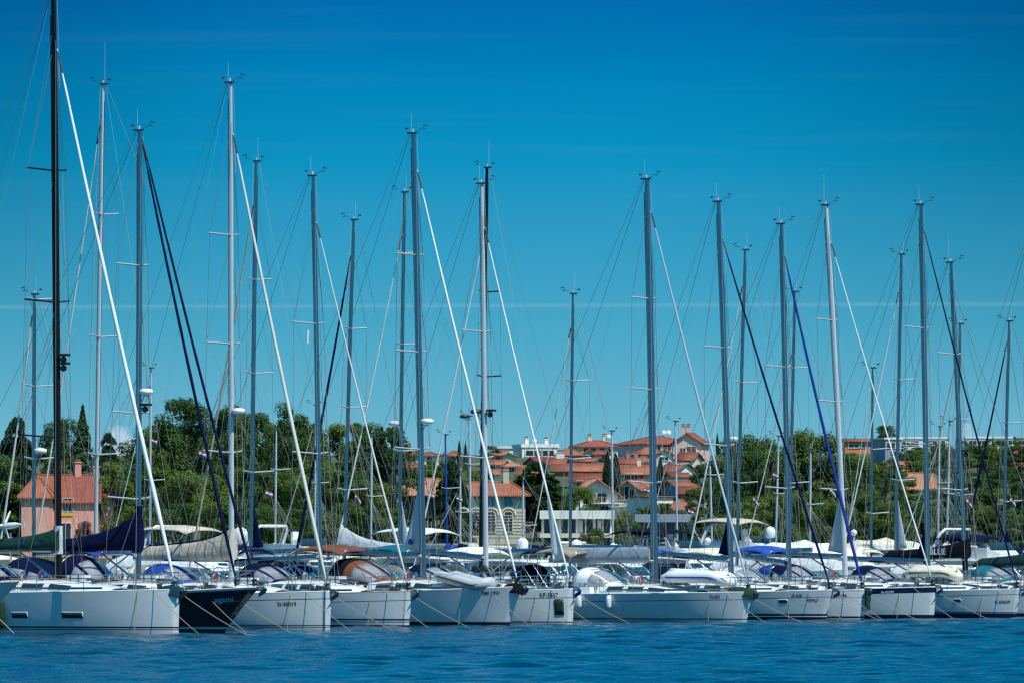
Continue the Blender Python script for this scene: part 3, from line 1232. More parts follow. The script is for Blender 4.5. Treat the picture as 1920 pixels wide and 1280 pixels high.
    for (px0, px1, py0, py1, rn) in p.get('hwin', ()):
        xa_, Y = side_x(px0, .9)
        xb_, _ = side_x(px1, .9)
        z1_, z0_ = zat(py0, Y), zat(py1, Y)
        fr = hull_patch(root, H, xa_ - .02, xb_ + .02, z0_ - .014, z1_ + .014, 'hull_window', M['gel'], .002, rn)
        hull_patch(fr, H, xa_, xb_, z0_, z1_, 'pane', M['glass'], .010, rn)
    for (txt, px0, px1, py, size, tm_, shear, nm) in p.get('text', ()):
        xa_, Y = side_x(px0, 1.1)
        xb_, _ = side_x(px1, 1.1)
        me = text_mesh(txt, size, .004, shear)
        xs_ = [v.co.x for v in me.vertices]
        k = (xb_ - xa_) / (max(xs_) - min(xs_))
        z0_ = zat(py, Y)
        sl = p.get('text_slope', 0)
        for v in me.vertices:
            lx = (v.co.x - min(xs_)) * k
            v.co = Vector(H.on_side(xa_ + lx, z0_ + v.co.y + sl * lx, .009))
        me.materials.clear()
        me.materials.append(M[tm_])
        to = bpy.data.objects.new(nm, me)
        COL.objects.link(to)
        to.parent = root
    root_info = dict(root=root, H=H, m=m, mx=mx, my=my, over=over, zfoot=zfoot, mpt=mpt, ztop=ztop, yaw=yaw, zc=zc, xb=xb, zd=zd, hx=hx, hy=hy)
    return root_info


def to_world(y, v):
    c, s_ = math.cos(y['yaw']), math.sin(y['yaw'])
    return Vector((y['mx'] + c * v[0] - s_ * v[1], y['my'] + s_ * v[0] + c * v[1], v[2]))


def local_x(y, px):
    """x along the boat's centreline that shows at column px"""
    k = (px - 960) / F
    return (k * y['my'] - y['mx']) / (y['hx'] - k * y['hy'])


YT = {}

REG, NAM = 'registration_number', 'boat_name'
FRONT = [
    dict(id='a', label='tall black masted white yacht with white furled genoa and dark green sail cover', D=260, bow=335, over=.04, fb=1.74, mast=(110, 1100), top=(100, -8), mr=.145, mm='carbon', B=4.6, L=16.5,
         wl=.88, spr=(320, 567, 820), sl=1.5, fs=[(92, .125, 's_white', 0)], boom=(1030, 1026, 6.6, 'bag', 'c_green', 1.0, .30), mast_wrap=(1038, 985, 'c_silver'), lamps=(672, 688),
         hood='navy', hood_len=2.2, hood_h=1.15, bimini='navy', stripes=((.27, .33, BLK), (.20, .235, BLK)), boot=(.03, BLK),
         hwin=((115, 154, 1147, 1157.5, False), (22, 50, 1147, 1157.5, False)), rail='gel'),
    dict(id='b', label='black hulled yacht with a long raked bow and two navy furled headsails', D=266.5, bow=421, over=1.72, fb=1.80, fbs=1.25, mast=(259, 1065), top=(262, 246), mr=.12, B=4.2, L=15.5, mm='alu',
         hull=(.010, .011, .013), spr=(498, 775, 935), sl=1.3, fs=[(262, .075, 's_navy', 0), (272, .085, 's_navy', -.9)], boom=(1030, 1028, 6.2, 'bag', 'c_navy', 1.75, .26), mast_wrap=(1035, 948, 'c_navy'),
         radar=740, lamps=(765,), stripes=((.16, .25, (.45, .50, .50)),), boot=(.16, (.012, .03, .025)), hood='navy', hood_len=1.7, hood_h=1.45, encl=(-3.7, -5.7, 'navy'), bimini=None, band=(.07, (.55, .55, .54)),
         text=(('agami', 405, 442, 1128.5, .30, 'textb', .1, NAM),), text_slope=.05, full=.4, gen=True),
    dict(id='c', label='white yacht with silver mast and beige lazy bag laced beneath a navy seam', D=274, bow=619, over=.08, fb=1.58, mast=(434, 1085), top=(432, 156), mr=.112, mm='aluw', B=4.2, L=13.8,
         wl=.86, spr=(441, 645, 848), sl=1.25, fs=[(250, .118, 's_cream', 0)], boom=(1048, 1046, 4.9, 'bag', 'c_beige', 1.45, .55), lash=True, stripe_cover='c_navy', hood='blue', bimini=None,
         stripes=((.20, .235, BLK), (.135, .165, BLK)), boot=(.02, BLK), cove=(.26, .035, (.04, .06, .08)), radar=776, bulge=0,
         text=(('St-30819', 520, 556, 1134.5, .21, 'text', 0, REG),)),
    dict(id='d', label='white yacht with teak rail edge and a cream furled genoa bulging at the bottom', D=283, bow=767, over=.18, fb=1.52, mast=(602, 1090), top=(587, 330), mr=.105, B=4.1, L=13.6,
         wl=.86, spr=(607, 850), sl=1.2, fs=[(415, .062, 's_cream', 0)], bulge=.6, boom=(1043, 1053, 4.7, 'plain'), br=.12, hood='navy', bimini='navy',
         stripes=((.32, .39, NAVYP), (.24, .28, NAVYP)), boot=(.13, NAVYP), cove=(.34, .03, (.05, .07, .08)), rail='teak', nwin=4, roof_h=.5, hang=((620, .1),)),
    dict(id='e', label='white yacht carrying a grey inflatable dinghy with outboard on its foredeck', D=288.5, bow=955, over=.66, fb=1.68, fbs=1.30, mast=(795, 1095), top=(775, 250), mr=.138, B=4.3, L=14.5,
         wl=.86, spr=(478, 660, 842), sl=1.25, fs=[(318, .095, 's_white', 0)], boom=(1040, 1035, 5.2, 'plain'), br=.125, radar=795, hood='brown', hood_band='black', hood_len=2.5, hood_h=1.25, bimini='brown', bim_len=2.8,
         stripes=((.22, .245, WHT),), boot=(.20, (.015, .03, .035)), clew=(3.0, .85, 's_grey'), logo=True, text=(('TMK 3850', 905, 939, 1114, .19, 'text', 0, REG),), text_slope=.03),
    dict(id='f', label='white yacht with silver mast set before a black one and a loose white genoa clew', D=294.5, bow=1074, over=.10, fb=1.54, mast=(912, 1085), top=(903, 345), mr=.115, mm='aluw', B=4.0, L=13.0,
         spr=(622, 858), sl=1.2, fs=[(425, .075, 's_white', 0)], tail=(.20, .55), boom=(1045, 1028, 4.8, 'plain'), hood='navy', bimini='teal', lamps=(775,),
         stripes=((.10, .15, BLK),), boot=(.05, BLK), cove=(.33, .03, (.04, .06, .08)), text=(('KP-3837', 1013, 1047, 1118.5, .27, 'text', 0, REG),), radar_s=1, anchorm='c_royal'),
    dict(id='g', label='long white yacht with thick silver mast and grey stack pack sail cover', D=302.5, bow=1400, over=.32, fb=1.36, fbs=1.22, mast=(1229, 1095), top=(1213, 336), mr=.155, B=4.3, L=14.6,
         spr=(560, 730, 905), sl=1.2, fs=[(395, .085, 's_grey', 0)], boom=(1050, 1050, 5.6, 'stack', 'c_grey', .68, .62), hood='white', bimini='khaki', wl=.80,
         stripes=((.14, .19, (.02, .06, .08)),), boot=(.02, BLK), cove=(.30, .03, (.04, .06, .08)), text=(('TN-403', 1330, 1350, 1121, .24, 'text', 0, REG),), rail='gel', roof_h=.36),
    dict(id='h', label='white yacht with long navy furled genoa and an oval hull window near its bow', D=309, bow=1549, over=.42, fb=1.41, mast=(1373, 1085), top=(1347, 378), mr=.128, B=3.9, L=13.0,
         wl=.88, spr=(652, 835), sl=1.2, fs=[(448, .072, 's_navy', 0)], boom=(1048, 1034, 5.0, 'plain'), hood='navy', bimini='royal', clew=(1.7, .55, 's_navy'),
         stripes=((.25, .34, NAVYP),), boot=(.20, (.012, .015, .02)), cove=(.28, .03, (.05, .08, .1)), hwin=((1460, 1477, 1123, 1129, True),),
         text=(('IS-428', 1485, 1504, 1118, .17, 'text', .2, REG), ('vomp', 1512, 1534, 1126.5, .24, 'text', .35, NAM))),
    dict(id='i', label='white yacht with a bright blue furled genoa ending just above its bow', D=313, bow=1620, over=.12, fb=1.40, mast=(1481, 1090), top=(1465, 420), mr=.118, B=3.8, L=12.6,
         spr=(688, 915), sl=1.2, fs=[(480, .095, 's_blue', 0)], boom=(1055, 1026, 4.9, 'plain'), hood='silver', bimini='cream', stripes=((.10, .19, NAVYP),), boot=(.05, NAVYP),
         band=(.06, (.5, .5, .5)), text=(('RJ-29196', 1557, 1588, 1118, .19, 'text', .1, REG),), cove=(.33, .02, (.05, .08, .1))),
    dict(id='j', label='white yacht with a navy band under the deck edge and thin white genoa', D=317, bow=1751, over=.16, fb=1.50, mast=(1588, 1085), top=(1549, 384), mr=.128, mm='aluw', B=3.9, L=13.2,
         spr=(600, 753, 918), sl=1.15, fs=[(452, .055, 's_white', 0)], boom=(1043, 1037, 4.9, 'plain'), hood='navy', bimini='royal', clew=(2.9, .8, 's_grey'),
         band=(.24, NAVYP), boot=(.22, NAVYP), stripes=((.09, .12, WHT),), text=(('St-32599', 1653, 1677, 1111.5, .16, 'textw', 0, REG),), text_slope=.02, ant=1.5),
    dict(id='k', label='white yacht with thin navy genoa and a rolled tan dinghy before the mast', D=321, bow=1906, over=.26, fb=1.38, mast=(1741, 1085), top=(1727, 384), mr=.125, B=3.9, L=13.4,
         wl=.86, spr=(615, 832), sl=1.15, fs=[(432, .06, 's_navy', 0)], boom=(1052, 1046, 4.9, 'plain'), hood='navy', bimini=None, boot=(.24, NAVYP), stripes=((.25, .30, NAVYP),),
         cove=(.22, .03, (.05, .08, .1)), hwin=((1788, 1802, 1122, 1127, True),), text=(('K-03639', 1865, 1893, 1130.5, .21, 'text', 0, REG),), clew=(1.6, .5, 's_navy')),
    dict(id='l', label='yacht with black lettered sail cover and matching black mast wrap', D=326, bow=1985, over=.25, fb=1.40, mast=(1813, 1085), top=(1783, 492), mr=.105, B=3.8, L=12.8,
         spr=(664, 918), sl=1.15, fs=[(545, .022, 'wire', 0)], boom=(1043, 1047, 5.0, 'bag', 'c_black', 1.0, .42), mast_wrap=(1068, 1012, 'c_black'), hood='silver', bimini=None, boot=(.2, NAVYP),
         cover_text=('BLUE', -2.0, 3.02, .42), lamps=(850,), ant=1.5),
    dict(id='m', label='yacht with grey green sail cover reaching in past the edge of the frame', D=331, bow=2140, over=.25, fb=1.40, mast=(1968, 1085), top=(1940, 420), mr=.11, B=3.8, L=12.8,
         spr=(680, 900), sl=1.15, fs=[(500, .06, 's_navy', 0)], boom=(1058, 1060, 4.5, 'bag', 'c_green', 1.15, .4), hood='teal', bimini=None, boot=(.2, NAVYP)),
]
for p in FRONT:
    p['row'] = 'front'
    p['det'] = 2
    YT[p['id']] = yacht(p)


def back_D(px):
    return 1 / (.003846 - (px - 335) * 4.65e-7) + 46


GB = 'sailing yachts on the far side of the pontoon'
BACK = [
    dict(id='A', label='sloop with low mast and radome whose white genoa leans out behind the black mast', mast=(63, 1000), top=(64, 553), bow=-20, spr=(562, 724, 860), mr=.09, fs=[(590, .085, 's_cream', 0)], radar=850, radar_fwd=0),
    dict(id='B', label='tall silver masted yacht standing next to the black mast with a greenish white genoa', mast=(178, 1000), top=(193, 160), bow=48, spr=(403, 632, 852), mr=.105, mm='aluw', fs=[(232, .06, 's_cream', 0)], clew=(.9, .6, 's_grey'), ant=1.9, L=16, B=4.6),
    dict(id='C', label='slim yacht with a tan furled genoa crossing behind the beige sail cover', mast=(470, 1040), top=(480, 304), bow=342, spr=(525, 700, 885), mr=.10, fs=[(385, .075, 's_tan', 0)], clew=(2.2, .6, 's_navy'), ant=1.1),
    dict(id='D', label='yacht with navy furled genoa and a pale grey sail cover rising at the mast', mast=(643, 1000), top=(663, 414), bow=537, spr=(617, 764, 918), mr=.09, fs=[(480, .085, 's_navy', 0)], boom=(1031, 1031, 4.6, 'bag', 'c_silver', 1.35, .25)),
    dict(id='E', label='yacht with a radome low on its mast and white genoa beside the badged sail', mast=(748, 1000), top=(758, 362), bow=609, spr=(475, 646, 845), mr=.088, fs=[(440, .065, 's_white', 0)], radar=798, clew=(2.4, .55, 's_grey')),
    dict(id='F', label='yacht with a tall black mast hidden behind a silver one and white genoa', mast=(900, 1000), top=(913, 316), bow=762, spr=(548, 706, 858), mr=.098, mm='carbon', fs=[(440, .07, 's_white', 0)], radar=776, radm='black', ant=1.3),
    dict(id='G', label='short single masted yacht standing alone before the red roofed hillside', mast=(1068, 1010), top=(1074, 552), bow=974, spr=(714, 860), mr=.075, fs=[(612, .05, 's_cream', 0)], boom=(1026, 1026, 3.6, 'plain'), ant=1.1),
    dict(id='H', label='slender yacht behind the navy genoa with its own pale genoa leaning opposite', mast=(1380, 1020), top=(1397, 470), bow=1273, spr=(718, 905), mr=.085, fs=[(535, .065, 's_white', 0)], radar=827),
    dict(id='I', label='small yacht whose mast peers out from behind the blue genoa', mast=(1479, 1000), top=(1490, 548), bow=1376, spr=(690, 905), mr=.08, fs=[(662, .05, 's_cream', 0)], boom=(1035, 1035, 4.2, 'plain')),
    dict(id='J', label='yacht with white genoa leaning across the grey blue hill house', mast=(1678, 1020), top=(1690, 478), bow=1561, spr=(712, 900), mr=.085, fs=[(545, .06, 's_white', 0)], clew=(2.7, .62, 's_grey')),
    dict(id='K', label='small yacht with the shortest mast, its tip just under the white genoa', mast=(1633, 1000), top=(1636, 690), bow=1565, spr=(842, 962), mr=.065, fs=[(705, .03, 's_cream', 0)]),
    dict(id='L', label='yacht with a yellowed furled genoa and a short mast close behind the lettered cover', mast=(1788, 1000), top=(1800, 608), bow=1691, spr=(787, 928), mr=.08, fs=[(660, .06, 's_tan', 0)]),
    dict(id='M', label='yacht with a navy genoa crossing another navy genoa by the frame edge', mast=(1880, 1040), top=(1892, 603), bow=1785, spr=(793, 940), mr=.082, fs=[(640, .075, 's_navy', 0)], clew=(1.4, .5, 's_navy')),
]
for i, p in enumerate(BACK):
    p.update(row='back', det=1, D=back_D(p['mast'][0]) + (0, 1.5, -1, .5, 2, 0, -1, 1, 6, 0, 9, 7, 0)[i], group=GB)
    p.setdefault('B', 3.7)
    p.setdefault('over', .3)
    p.setdefault('boom', (1036, 1030, 4.4, 'plain'))
    p.setdefault('hood', ('navy', 'cream', 'blue', 'silver', 'white')[i % 5])
    p.setdefault('boot', (.2, NAVYP))
    p.setdefault('sl', 1.1)
    p.setdefault('bimini', ('blue', None, 'cream', None, 'white', 'navy')[i % 6])
    YT[p['id']] = yacht(p)

GT = 'smaller yachts on the next pontoon'
THIRD = [
    (280, 283, 690, 900, 'small sloop with slim white mast between two silver ones above the pines', 'rad'),
    (515, 518, 800, 880, 'small sloop whose thin white mast stands before the dense trees', None),
    (590, 592, 760, 905, 'small sloop with cream mast hidden partly by the navy genoa', None),
    (695, 697, 812, 930, 'small sloop with a slim mast in front of the darkest trees', None),
    (839, 835, 815, 915, 'small sloop with blue wrapped mast before the villa terrace', 'blue'),
    (883, 880, 780, 870, 'small sloop with a black radome at its masthead beside the villa', 'rad'),
    (863, 863, 884, 960, 'tiny sloop with white mast before the shaded villa wing', None),
    (1150, 1147, 808, 950, 'small sloop with grey mast rising in front of the two cypresses', None),
    (1271, 1266, 790, 870, 'small sloop with thin mast before the white gabled hill house', None),
    (1337, 1331, 865, 890, 'small sloop with white mast before the orange roofed cottage', None),
    (1452, 1460, 818, 925, 'small sloop with white mast in front of the tall green poplars', None),
    (1518, 1520, 842, 945, 'small sloop with a slim mast between the two blue genoas', None),
    (1757, 1762, 800, 905, 'small sloop with a bare mast before the terracotta roof', None),
    (1773, 1781, 790, 925, 'small sloop with a white mast and ringed masthead before the wood', None),
    (980, 981, 900, 985, 'small sloop with slender mast in front of the cedar', None),
]
for i, (b_, t_, ty, sy, lb, ex) in enumerate(THIRD):
    p = dict(id='t%d' % i, label=lb, row='back', det=0, D=405 + (i * 37) % 30, mast=(b_, 1000), top=(t_, ty), m=3.6, L=10.0, B=3.1, fb=1.15, mr=.07, mm='aluw', name='small_sloop',
             spr=(sy,), sl=.95, fs=[(ty + 30, .05, ('s_white', 's_navy', 's_cream')[i % 3], 0)] if i % 2 == 0 else [(ty + 30, .02, 'wire', 0)],
             boom=(1030, 1028, 3.2, 'bag', ('c_blue', 'c_cream', 'c_navy', 'c_white')[i % 4], .5, .25), hood=('navy', 'white', None)[i % 3], bimini=None, group=GT, nwin=2, boot=(.12, NAVYP))
    if ex == 'rad':
        p['radar'] = ty + (50 if i == 0 else 4)
        p['radm'] = 'rad' if i == 0 else 'black'
    if ex == 'blue':
        p['mm'] = 'c_royal'
    YT[p['id']] = yacht(p)

# ------------------------------------------------------------------ motor yachts
def motor(label, px, D, L=11, B=3.6, yaw=None, fly=True, bim=None, bim_z=4.4, dome=(), cover=None, arch_=True, rail=True, roof_z=2.9, hull_c=WHT, fb=1.5, hard=None, name='motor_yacht', xoff=0, rails_fly=False, teak=False, flare=.8):
    yaw = FRONT_YAW if yaw is None else yaw
    X = (px - 960) * D / F
    root = thing(name, label, 'motor yacht', (X, D, 0), yaw, 'motor yachts moored among the sailing yachts')
    H = Hull(-L * .5, L * .44, flare, B, fb + .25, fb - .1, .6)
    H.build(root, hull_material(name + str(px), hull_c, ((.22, .28, NAVYP),), (.16, NAVYP)), M['teak' if teak else 'deck'], M['teak' if teak else 'gel'])
    # deckhouse
    def house(x0, x1, w, z0, z1, rakef, raker, nm, win=True, parent=root):
        rr = []
        for (z, k) in ((z0, 0), (z0 + (z1 - z0) * .42, .36), (z0 + (z1 - z0) * .86, .84), (z1, 1)):
            a, b = x0 - rakef * k, x1 + raker * k
            ww = w * (1 - .12 * k)
            rr.append([(a, -ww * .72, z), (a, ww * .72, z), (a - .5, ww, z), (b, ww, z), (b, -ww, z), (a - .5, -ww, z)])
        mb = MB()
        mb.loft([r[::-1] for r in rr], True, True, 0, False)
        o = mb.build(nm, M['gel'], parent)
        if win:
            for (i, j) in ((5, 4), (0, 5), (1, 0), (2, 1), (3, 2)):
                a0, a1 = Vector(rr[1][i]), Vector(rr[1][j])
                b0, b1 = Vector(rr[2][i]), Vector(rr[2][j])
                c = (a1 - a0).cross(b0 - a0).normalized()
                mid = (a0 + a1 + b0 + b1) / 4
                if c.dot(Vector((mid.x - (x0 + x1) / 2, mid.y, 0))) < 0:
                    c = -c
                mb = MB()
                def q(u, v):
                    return a0.lerp(a1, u).lerp(b0.lerp(b1, u), v) + c * .014
                mb.slab([[q(.06, .04), q(.06, .96)], [q(.94, .04), q(.94, .96)]], .012)
                mb.build('window', M['glass'], o)
        return o
    if cover:
        rr = []
        n = 16
        for i in range(n + 1):
            u = i / n
            x = L * .40 - L * .86 * u
            t = (x - H.xs) / (H.xw - H.xs)
            w = H.half(min(max(t, 0), .97), 1) + .03
            hz = (.35 + 1.25 * math.sin(PI * min(1, u * 1.15)) ** .6) * (1 + .06 * math.sin(i * 2.3))
            z = H.sheer(max(t, 0))
            rr.append([(x, -w, z - .12), (x, -w, z + hz * .35), (x, -w * .62, z + hz * .82), (x, 0, z + hz), (x, w * .62, z + hz * .82), (x, w, z + hz * .35), (x, w, z - .12)])
        mb = MB()
        mb.loft(rr, False, False)
        mb.add(rr[0], [tuple(range(7))], 0, False)
        mb.add(rr[-1], [tuple(range(7))[::-1]], 0, False)
        mb.build('boat_cover', M['c_' + cover], root)
        ztop = fb + 1.6
    else:
        house(L * .20, -L * .30, B * .40, fb - .05, roof_z, 1.1, .3, 'deckhouse')
        mb = MB()
        x0, x1, w = L * .08, -L * .40, B * .44
        mb.slab([[(x0 + (x1 - x0) * i / 6, w * (j / 4 - 1), roof_z + .07 + .07 * math.sin(PI * i / 6) - .06 * abs(j / 4 - 1) ** 2) for j in range(9)] for i in range(7)], .10)
        mb.build('deckhouse_roof', M['gel'], root)
        ztop = roof_z + .1
        if fly:
            mb = MB()
            rr = []
            for (x, w, z0, z1) in ((L * .05, .9, 0, .35), (L * .0, 1.25, 0, .62), (-L * .18, 1.4, 0, .66), (-L * .34, 1.35, 0, .5)):
                rr.append([(x, -w, ztop + z0), (x, -w * 1.05, ztop + z1), (x, w * 1.05, ztop + z1), (x, w, ztop + z0)])
            mb.loft(rr, True, True, 0, False)
            fl = mb.build('flybridge', M['gel'], root)
            mb = MB()
            mb.slab([[(L * .02 - .35 * j, (i / 4 - 1) * 1.15, ztop + .5 + .42 * j) for j in (0, 1)] for i in range(9)], .02)
            mb.build('windscreen', M['glass'], fl)
            mb = MB()
            mb.box((-L * .1, .3, ztop + .75), (.55, .5, .25))
            mb.box((-L * .1 - .28, .3, ztop + 1.0), (.12, .5, .6))
            mb.build('helm_seat', M['c_white'], fl)
            if rails_fly:
                mb = MB()
                for hh in (.8, 1.05):
                    mb.tube([(-L * .02, -1.3, ztop + .5), (-L * .05, -1.35, ztop + hh), (-L * .3, -1.35, ztop + hh), (-L * .33, -1.2, ztop + .4)], .035, 6)
                mb.build('flybridge_rail', M['aluw'], fl)
            ztop += .6
    if arch_ and not cover:
        za = ztop + 1.0
        xa_ = -L * .26
        mb = MB()
        w = B * .42
        pts = [(xa_ - .7, -w, ztop - .9), (xa_ + .1, -w * .92, za - .25), (xa_ + .25, -w * .75, za), (xa_ + .25, w * .75, za), (xa_ + .1, w * .92, za - .25), (xa_ - .7, w, ztop - .9)]
        mb.tube(pts, [.11, .09, .08, .08, .09, .11], 7)
        mb.build('radar_arch', M['gel'], root)
    for (dx, z, r) in dome:
        mb = MB()
        if r > .25:
            mb.tube([(dx, 0, z), (dx, 0, z + .15), (dx, 0, z + r * 1.4), (dx, 0, z + r * 1.9), (dx, 0, z + r * 2.2)], [r * .8, r, r, r * .75, r * .2], 14)
        else:
            mb.ball((dx, 0, z + r), r, 0, 12, 8)
        d = mb.build('satellite_dome', M['rad'], root)
        mb = MB()
        mb.tube([(dx, 0, z), (dx, 0, min(ztop, z) - .3)], .05, 7)
        mb.build('dome_post', M['aluw'], d)
    if bim:
        x0, x1, w = -L * .05, -L * .36, B * .43
        mb = MB()
        mb.slab([[(x0 + (x1 - x0) * i / 8, w * (j / 5 - 1), bim_z + .14 * math.sin(PI * i / 8) - .2 * abs(j / 5 - 1) ** 2.3 - (.1 if i in (0, 8) else 0)) for j in range(11)] for i in range(9)], .05)
        bo = mb.build('bimini', M['c_' + bim], root)
        for xx in (x0 - .1, x1 + .1):
            for sg in (-1, 1):
                mb = MB()
                mb.tube([(xx, sg * w * .97, bim_z - .18), ((x0 + x1) / 2 + (xx - (x0 + x1) / 2) * .5, sg * w * .95, ztop - .2)], .02, 5)
                mb.build('bimini_leg', M['steel'], bo)
    if hard:
        z, t_ = hard
        mb = MB()
        x0, x1, w = L * .16, -L * .36, B * .46
        mb.slab([[(x0 + (x1 - x0) * i / 8, w * (j / 4 - 1), z + .05 * math.sin(PI * i / 8) - .05 * abs(j / 4 - 1) ** 2) for j in range(9)] for i in range(9)], t_)
        ho = mb.build('hardtop', M['gel'], root)
        for xx in (x0 - .5, x1 + .3):
            for sg in (-1, 1):
                mb = MB()
                mb.tube([(xx, sg * w * .9, z - t_ * .4), (xx + .2, sg * w * .92, fb - .1)], .05, 6)
                mb.build('hardtop_post', M['aluw'], ho)
    if rail:
        mb = MB()
        for sg in (-1, 1):
            tops = []
            for i in range(7):
                t = .45 + .53 * i / 6
                x = H.xs + (H.xbow(fb) - H.xs) * t
                y = sg * max(H.half(t, 1) - .08, .05)
                tops.append((x, y, H.sheer(t) + .6))
                mb.tube([(x, y, H.sheer(t)), (x, y, H.sheer(t) + .6)], .014, 4)
            mb.tube(tops, .016, 5)
        mb.build('bow_rail', M['steel'], root)
    return root


motor('teal shaded motor boat with teak capping whose bow pokes in before the black mast', -220, 251, L=9.6, B=3.4, fb=1.85, roof_z=2.75, fly=False, arch_=False, teak=True, flare=2.35, name='motor_boat')
motor('white flybridge motor yacht with beige canvas roof and a big round satellite dome', 405, 352, L=12.5, B=4, bim='beige', bim_z=4.35, dome=((1.6, 3.55, .40),), roof_z=2.75)
motor('white motorboat wrapped in a white cover behind the white leaning genoa', 300, 340, L=9, B=3.2, cover='white', fb=1.9, rail=False)
motor('low motorboat under a red cover between two silver masts', 515, 372, L=8.5, B=3, cover='red', fb=1.75, rail=False)
motor('white motor yacht with cream radar arch beside the silver masted yacht', 585, 360, L=11, B=3.6, roof_z=2.8)
motor('white motor yacht under a broad cream sun awning before the villa', 845, 372, L=12, B=4, bim='white', bim_z=4.3, roof_z=2.7, fly=False, arch_=False)
motor('white motor yacht with two white domes below the cedar tree', 1010, 338, L=12, B=3.8, arch_=False, fly=False, dome=((-1.0, 3.2, .30), (2.3, 3.1, .30)), roof_z=2.6)
motor('white flybridge motor yacht with black bimini and a rounded white rail', 1292, 365, L=12, B=4, bim='black', bim_z=4.25, roof_z=2.7, rails_fly=True, dome=((1.2, 3.5, .20),), arch_=False)
motor('white motor yacht with tan bimini, dome and radar behind the navy sail', 1428, 390, L=11, B=3.8, bim='beige', bim_z=4.9, roof_z=3.0, dome=((.6, 3.9, .30), (-2.4, 4.1, .2)))
motor('large motorboat beneath a humped white canvas cover', 1480, 352, L=12.5, B=4, cover='white', fb=2.05, rail=False)
motor('motor yacht with cream canvas top and instruments on its roof', 1635, 375, L=12, B=4, cover='cream', fb=2.2, rail=False, dome=((-1.2, 4.0, .18),))
motor('white motor yacht with long flat hardtop beneath the lettered black cover', 1745, 345, L=11, B=3.8, hard=(2.35, .22), roof_z=1.9, fly=False, arch_=False)
motor('white motor yacht tucked between the two navy genoas at the frame edge', 1875, 352, L=11, B=3.8, roof_z=2.6, bim='navy', bim_z=3.9)
motor('white motor yacht behind the blue sprayhood of the black masted yacht', 28, 322, L=11, B=3.8, roof_z=2.3, fly=False, bim='cream', bim_z=2.9)
motor('white motor yacht with cream awning behind the blue grey boom', 690, 345, L=10.5, B=3.6, roof_z=2.3, fly=False, bim='cream', bim_z=3.0, arch_=False)
motor('white motor yacht seen between the beige bag and the white leaning genoa', 395, 328, L=10, B=3.5, roof_z=2.35, fly=False, arch_=False)
motor('white motor yacht with navy awning behind the grey stack pack', 1150, 350, L=11, B=3.7, roof_z=2.5, bim='khaki', bim_z=3.4, fly=False)

# ------------------------------------------------------------------ dinghies, fenders, lines
def rib(name, label, y, x0, x1, w, z, mt, flip=False, engine=False, seam=None, yoff=0, tilt=0.0):
    """inflatable tender lying on a foredeck: x0 transom, x1 bow, in the yacht's frame"""
    pos = to_world(y, (x0, yoff, z))
    root = thing(name, label, 'dinghy', pos, y['yaw'])
    L = x1 - x0
    r = w * .16
    pts, rr = [], []
    hw = w / 2 - r
    sg = -1 if flip else 1
    for i in range(25):
        q = -1 + 2 * i / 24
        a = abs(q)
        if a > .45:
            x = L * .72 * (1 - (a - .45) / .55)
            yy = math.copysign(hw, q)
            zz = 0
        else:
            th = (1 - a / .45) * PI / 2
            x = L * .72 + (L * .28 - r) * math.sin(th)
            yy = math.copysign(hw * math.cos(th), q)
            zz = .22 * math.sin(th) ** 2 * sg
        pts.append((x, yy, r + zz + tilt * x + (.35 if flip else 0)))
        rr.append(r * (.35 if i in (0, 24) else 1))
    mb = MB()
    mb.tube(pts, rr, 10)
    o = mb.build('inflatable_tube', mt, root)
    if seam:
        mb = MB()
        mb.tube([(p_[0], p_[1] + math.copysign(r * .98, p_[1]) if abs(p_[1]) > .05 else p_[1], p_[2]) for p_ in pts[1:-1]], .035, 6)
        mb.build('rubbing_strake', seam, o)
    mb = MB()
    G = []
    for i in range(9):
        u = i / 8
        x = .1 + (L * .9 - .1) * u
        ww = hw * (1 if u < .7 else math.sqrt(max(.02, 1 - ((u - .7) / .3) ** 2)))
        d = (.32 if flip else -.0)
        G.append([(x, ww * (j / 3 - 1), r * (.6 if not flip else 1.3) + (.35 if flip else 0) + d * (1 - abs(j / 3 - 1)) * (1 - .5 * u) + tilt * x) for j in range(7)])
    mb.slab(G, .03)
    mb.build('floor' if not flip else 'bottom', mt if flip else M['hyp'], root)
    if engine:
        mb = MB()
        mb.tube([(-.12, 0, .35), (-.16, 0, .62), (-.18, 0, .85)], [.13, .17, .10], 9, 0, True, .75)
        mb.tube([(-.10, 0, .38), (-.14, 0, -.05)], .06, 6)
        e = mb.build('outboard_motor', M['black'], root)
    return root


ye = YT['e']
r1 = rib('inflatable_dinghy', 'grey inflatable dinghy with outboard lying tilted on the foredeck beside the mast', ye, 1.25, 4.05, 1.5, ye['zd'] + .42, M['hyp'], engine=False, seam=M['dgrey'], yoff=-.45, tilt=-.04)
r1.rotation_euler.y = R(10)
mb = MB()
mb.tube([(0, 0, 0), (.25, 0, .38), (.55, 0, .62)], [.10, .17, .12], 9, 0, True, .75)
mb.tube([(0, 0, 0), (-.35, 0, -.30)], .06, 6)
tag(mb.build('outboard_motor', M['black'], None, to_world(ye, (3.5, .2, ye['zd'] + .40)), ye['yaw'] + PI), 'black outboard motor standing tilted beside the grey inflatable dinghy', 'outboard motor')
yg = YT['g']
rib('upturned_dinghy', 'white dinghy with a blue edge lying upturned on the foredeck behind the fenders', yg, .75, 4.3, 1.7, yg['zd'] + .06, M['rubber'], flip=True, seam=M['c_royal'])
yk = YT['k']
rib('rolled_dinghy', 'tan inflatable dinghy with blue bands lashed before the mast of the navy striped yacht', yk, -.9, 2.0, 1.3, yk['zd'] + .28, M['c_cream'], flip=True, seam=M['c_navy'], yoff=-.2)


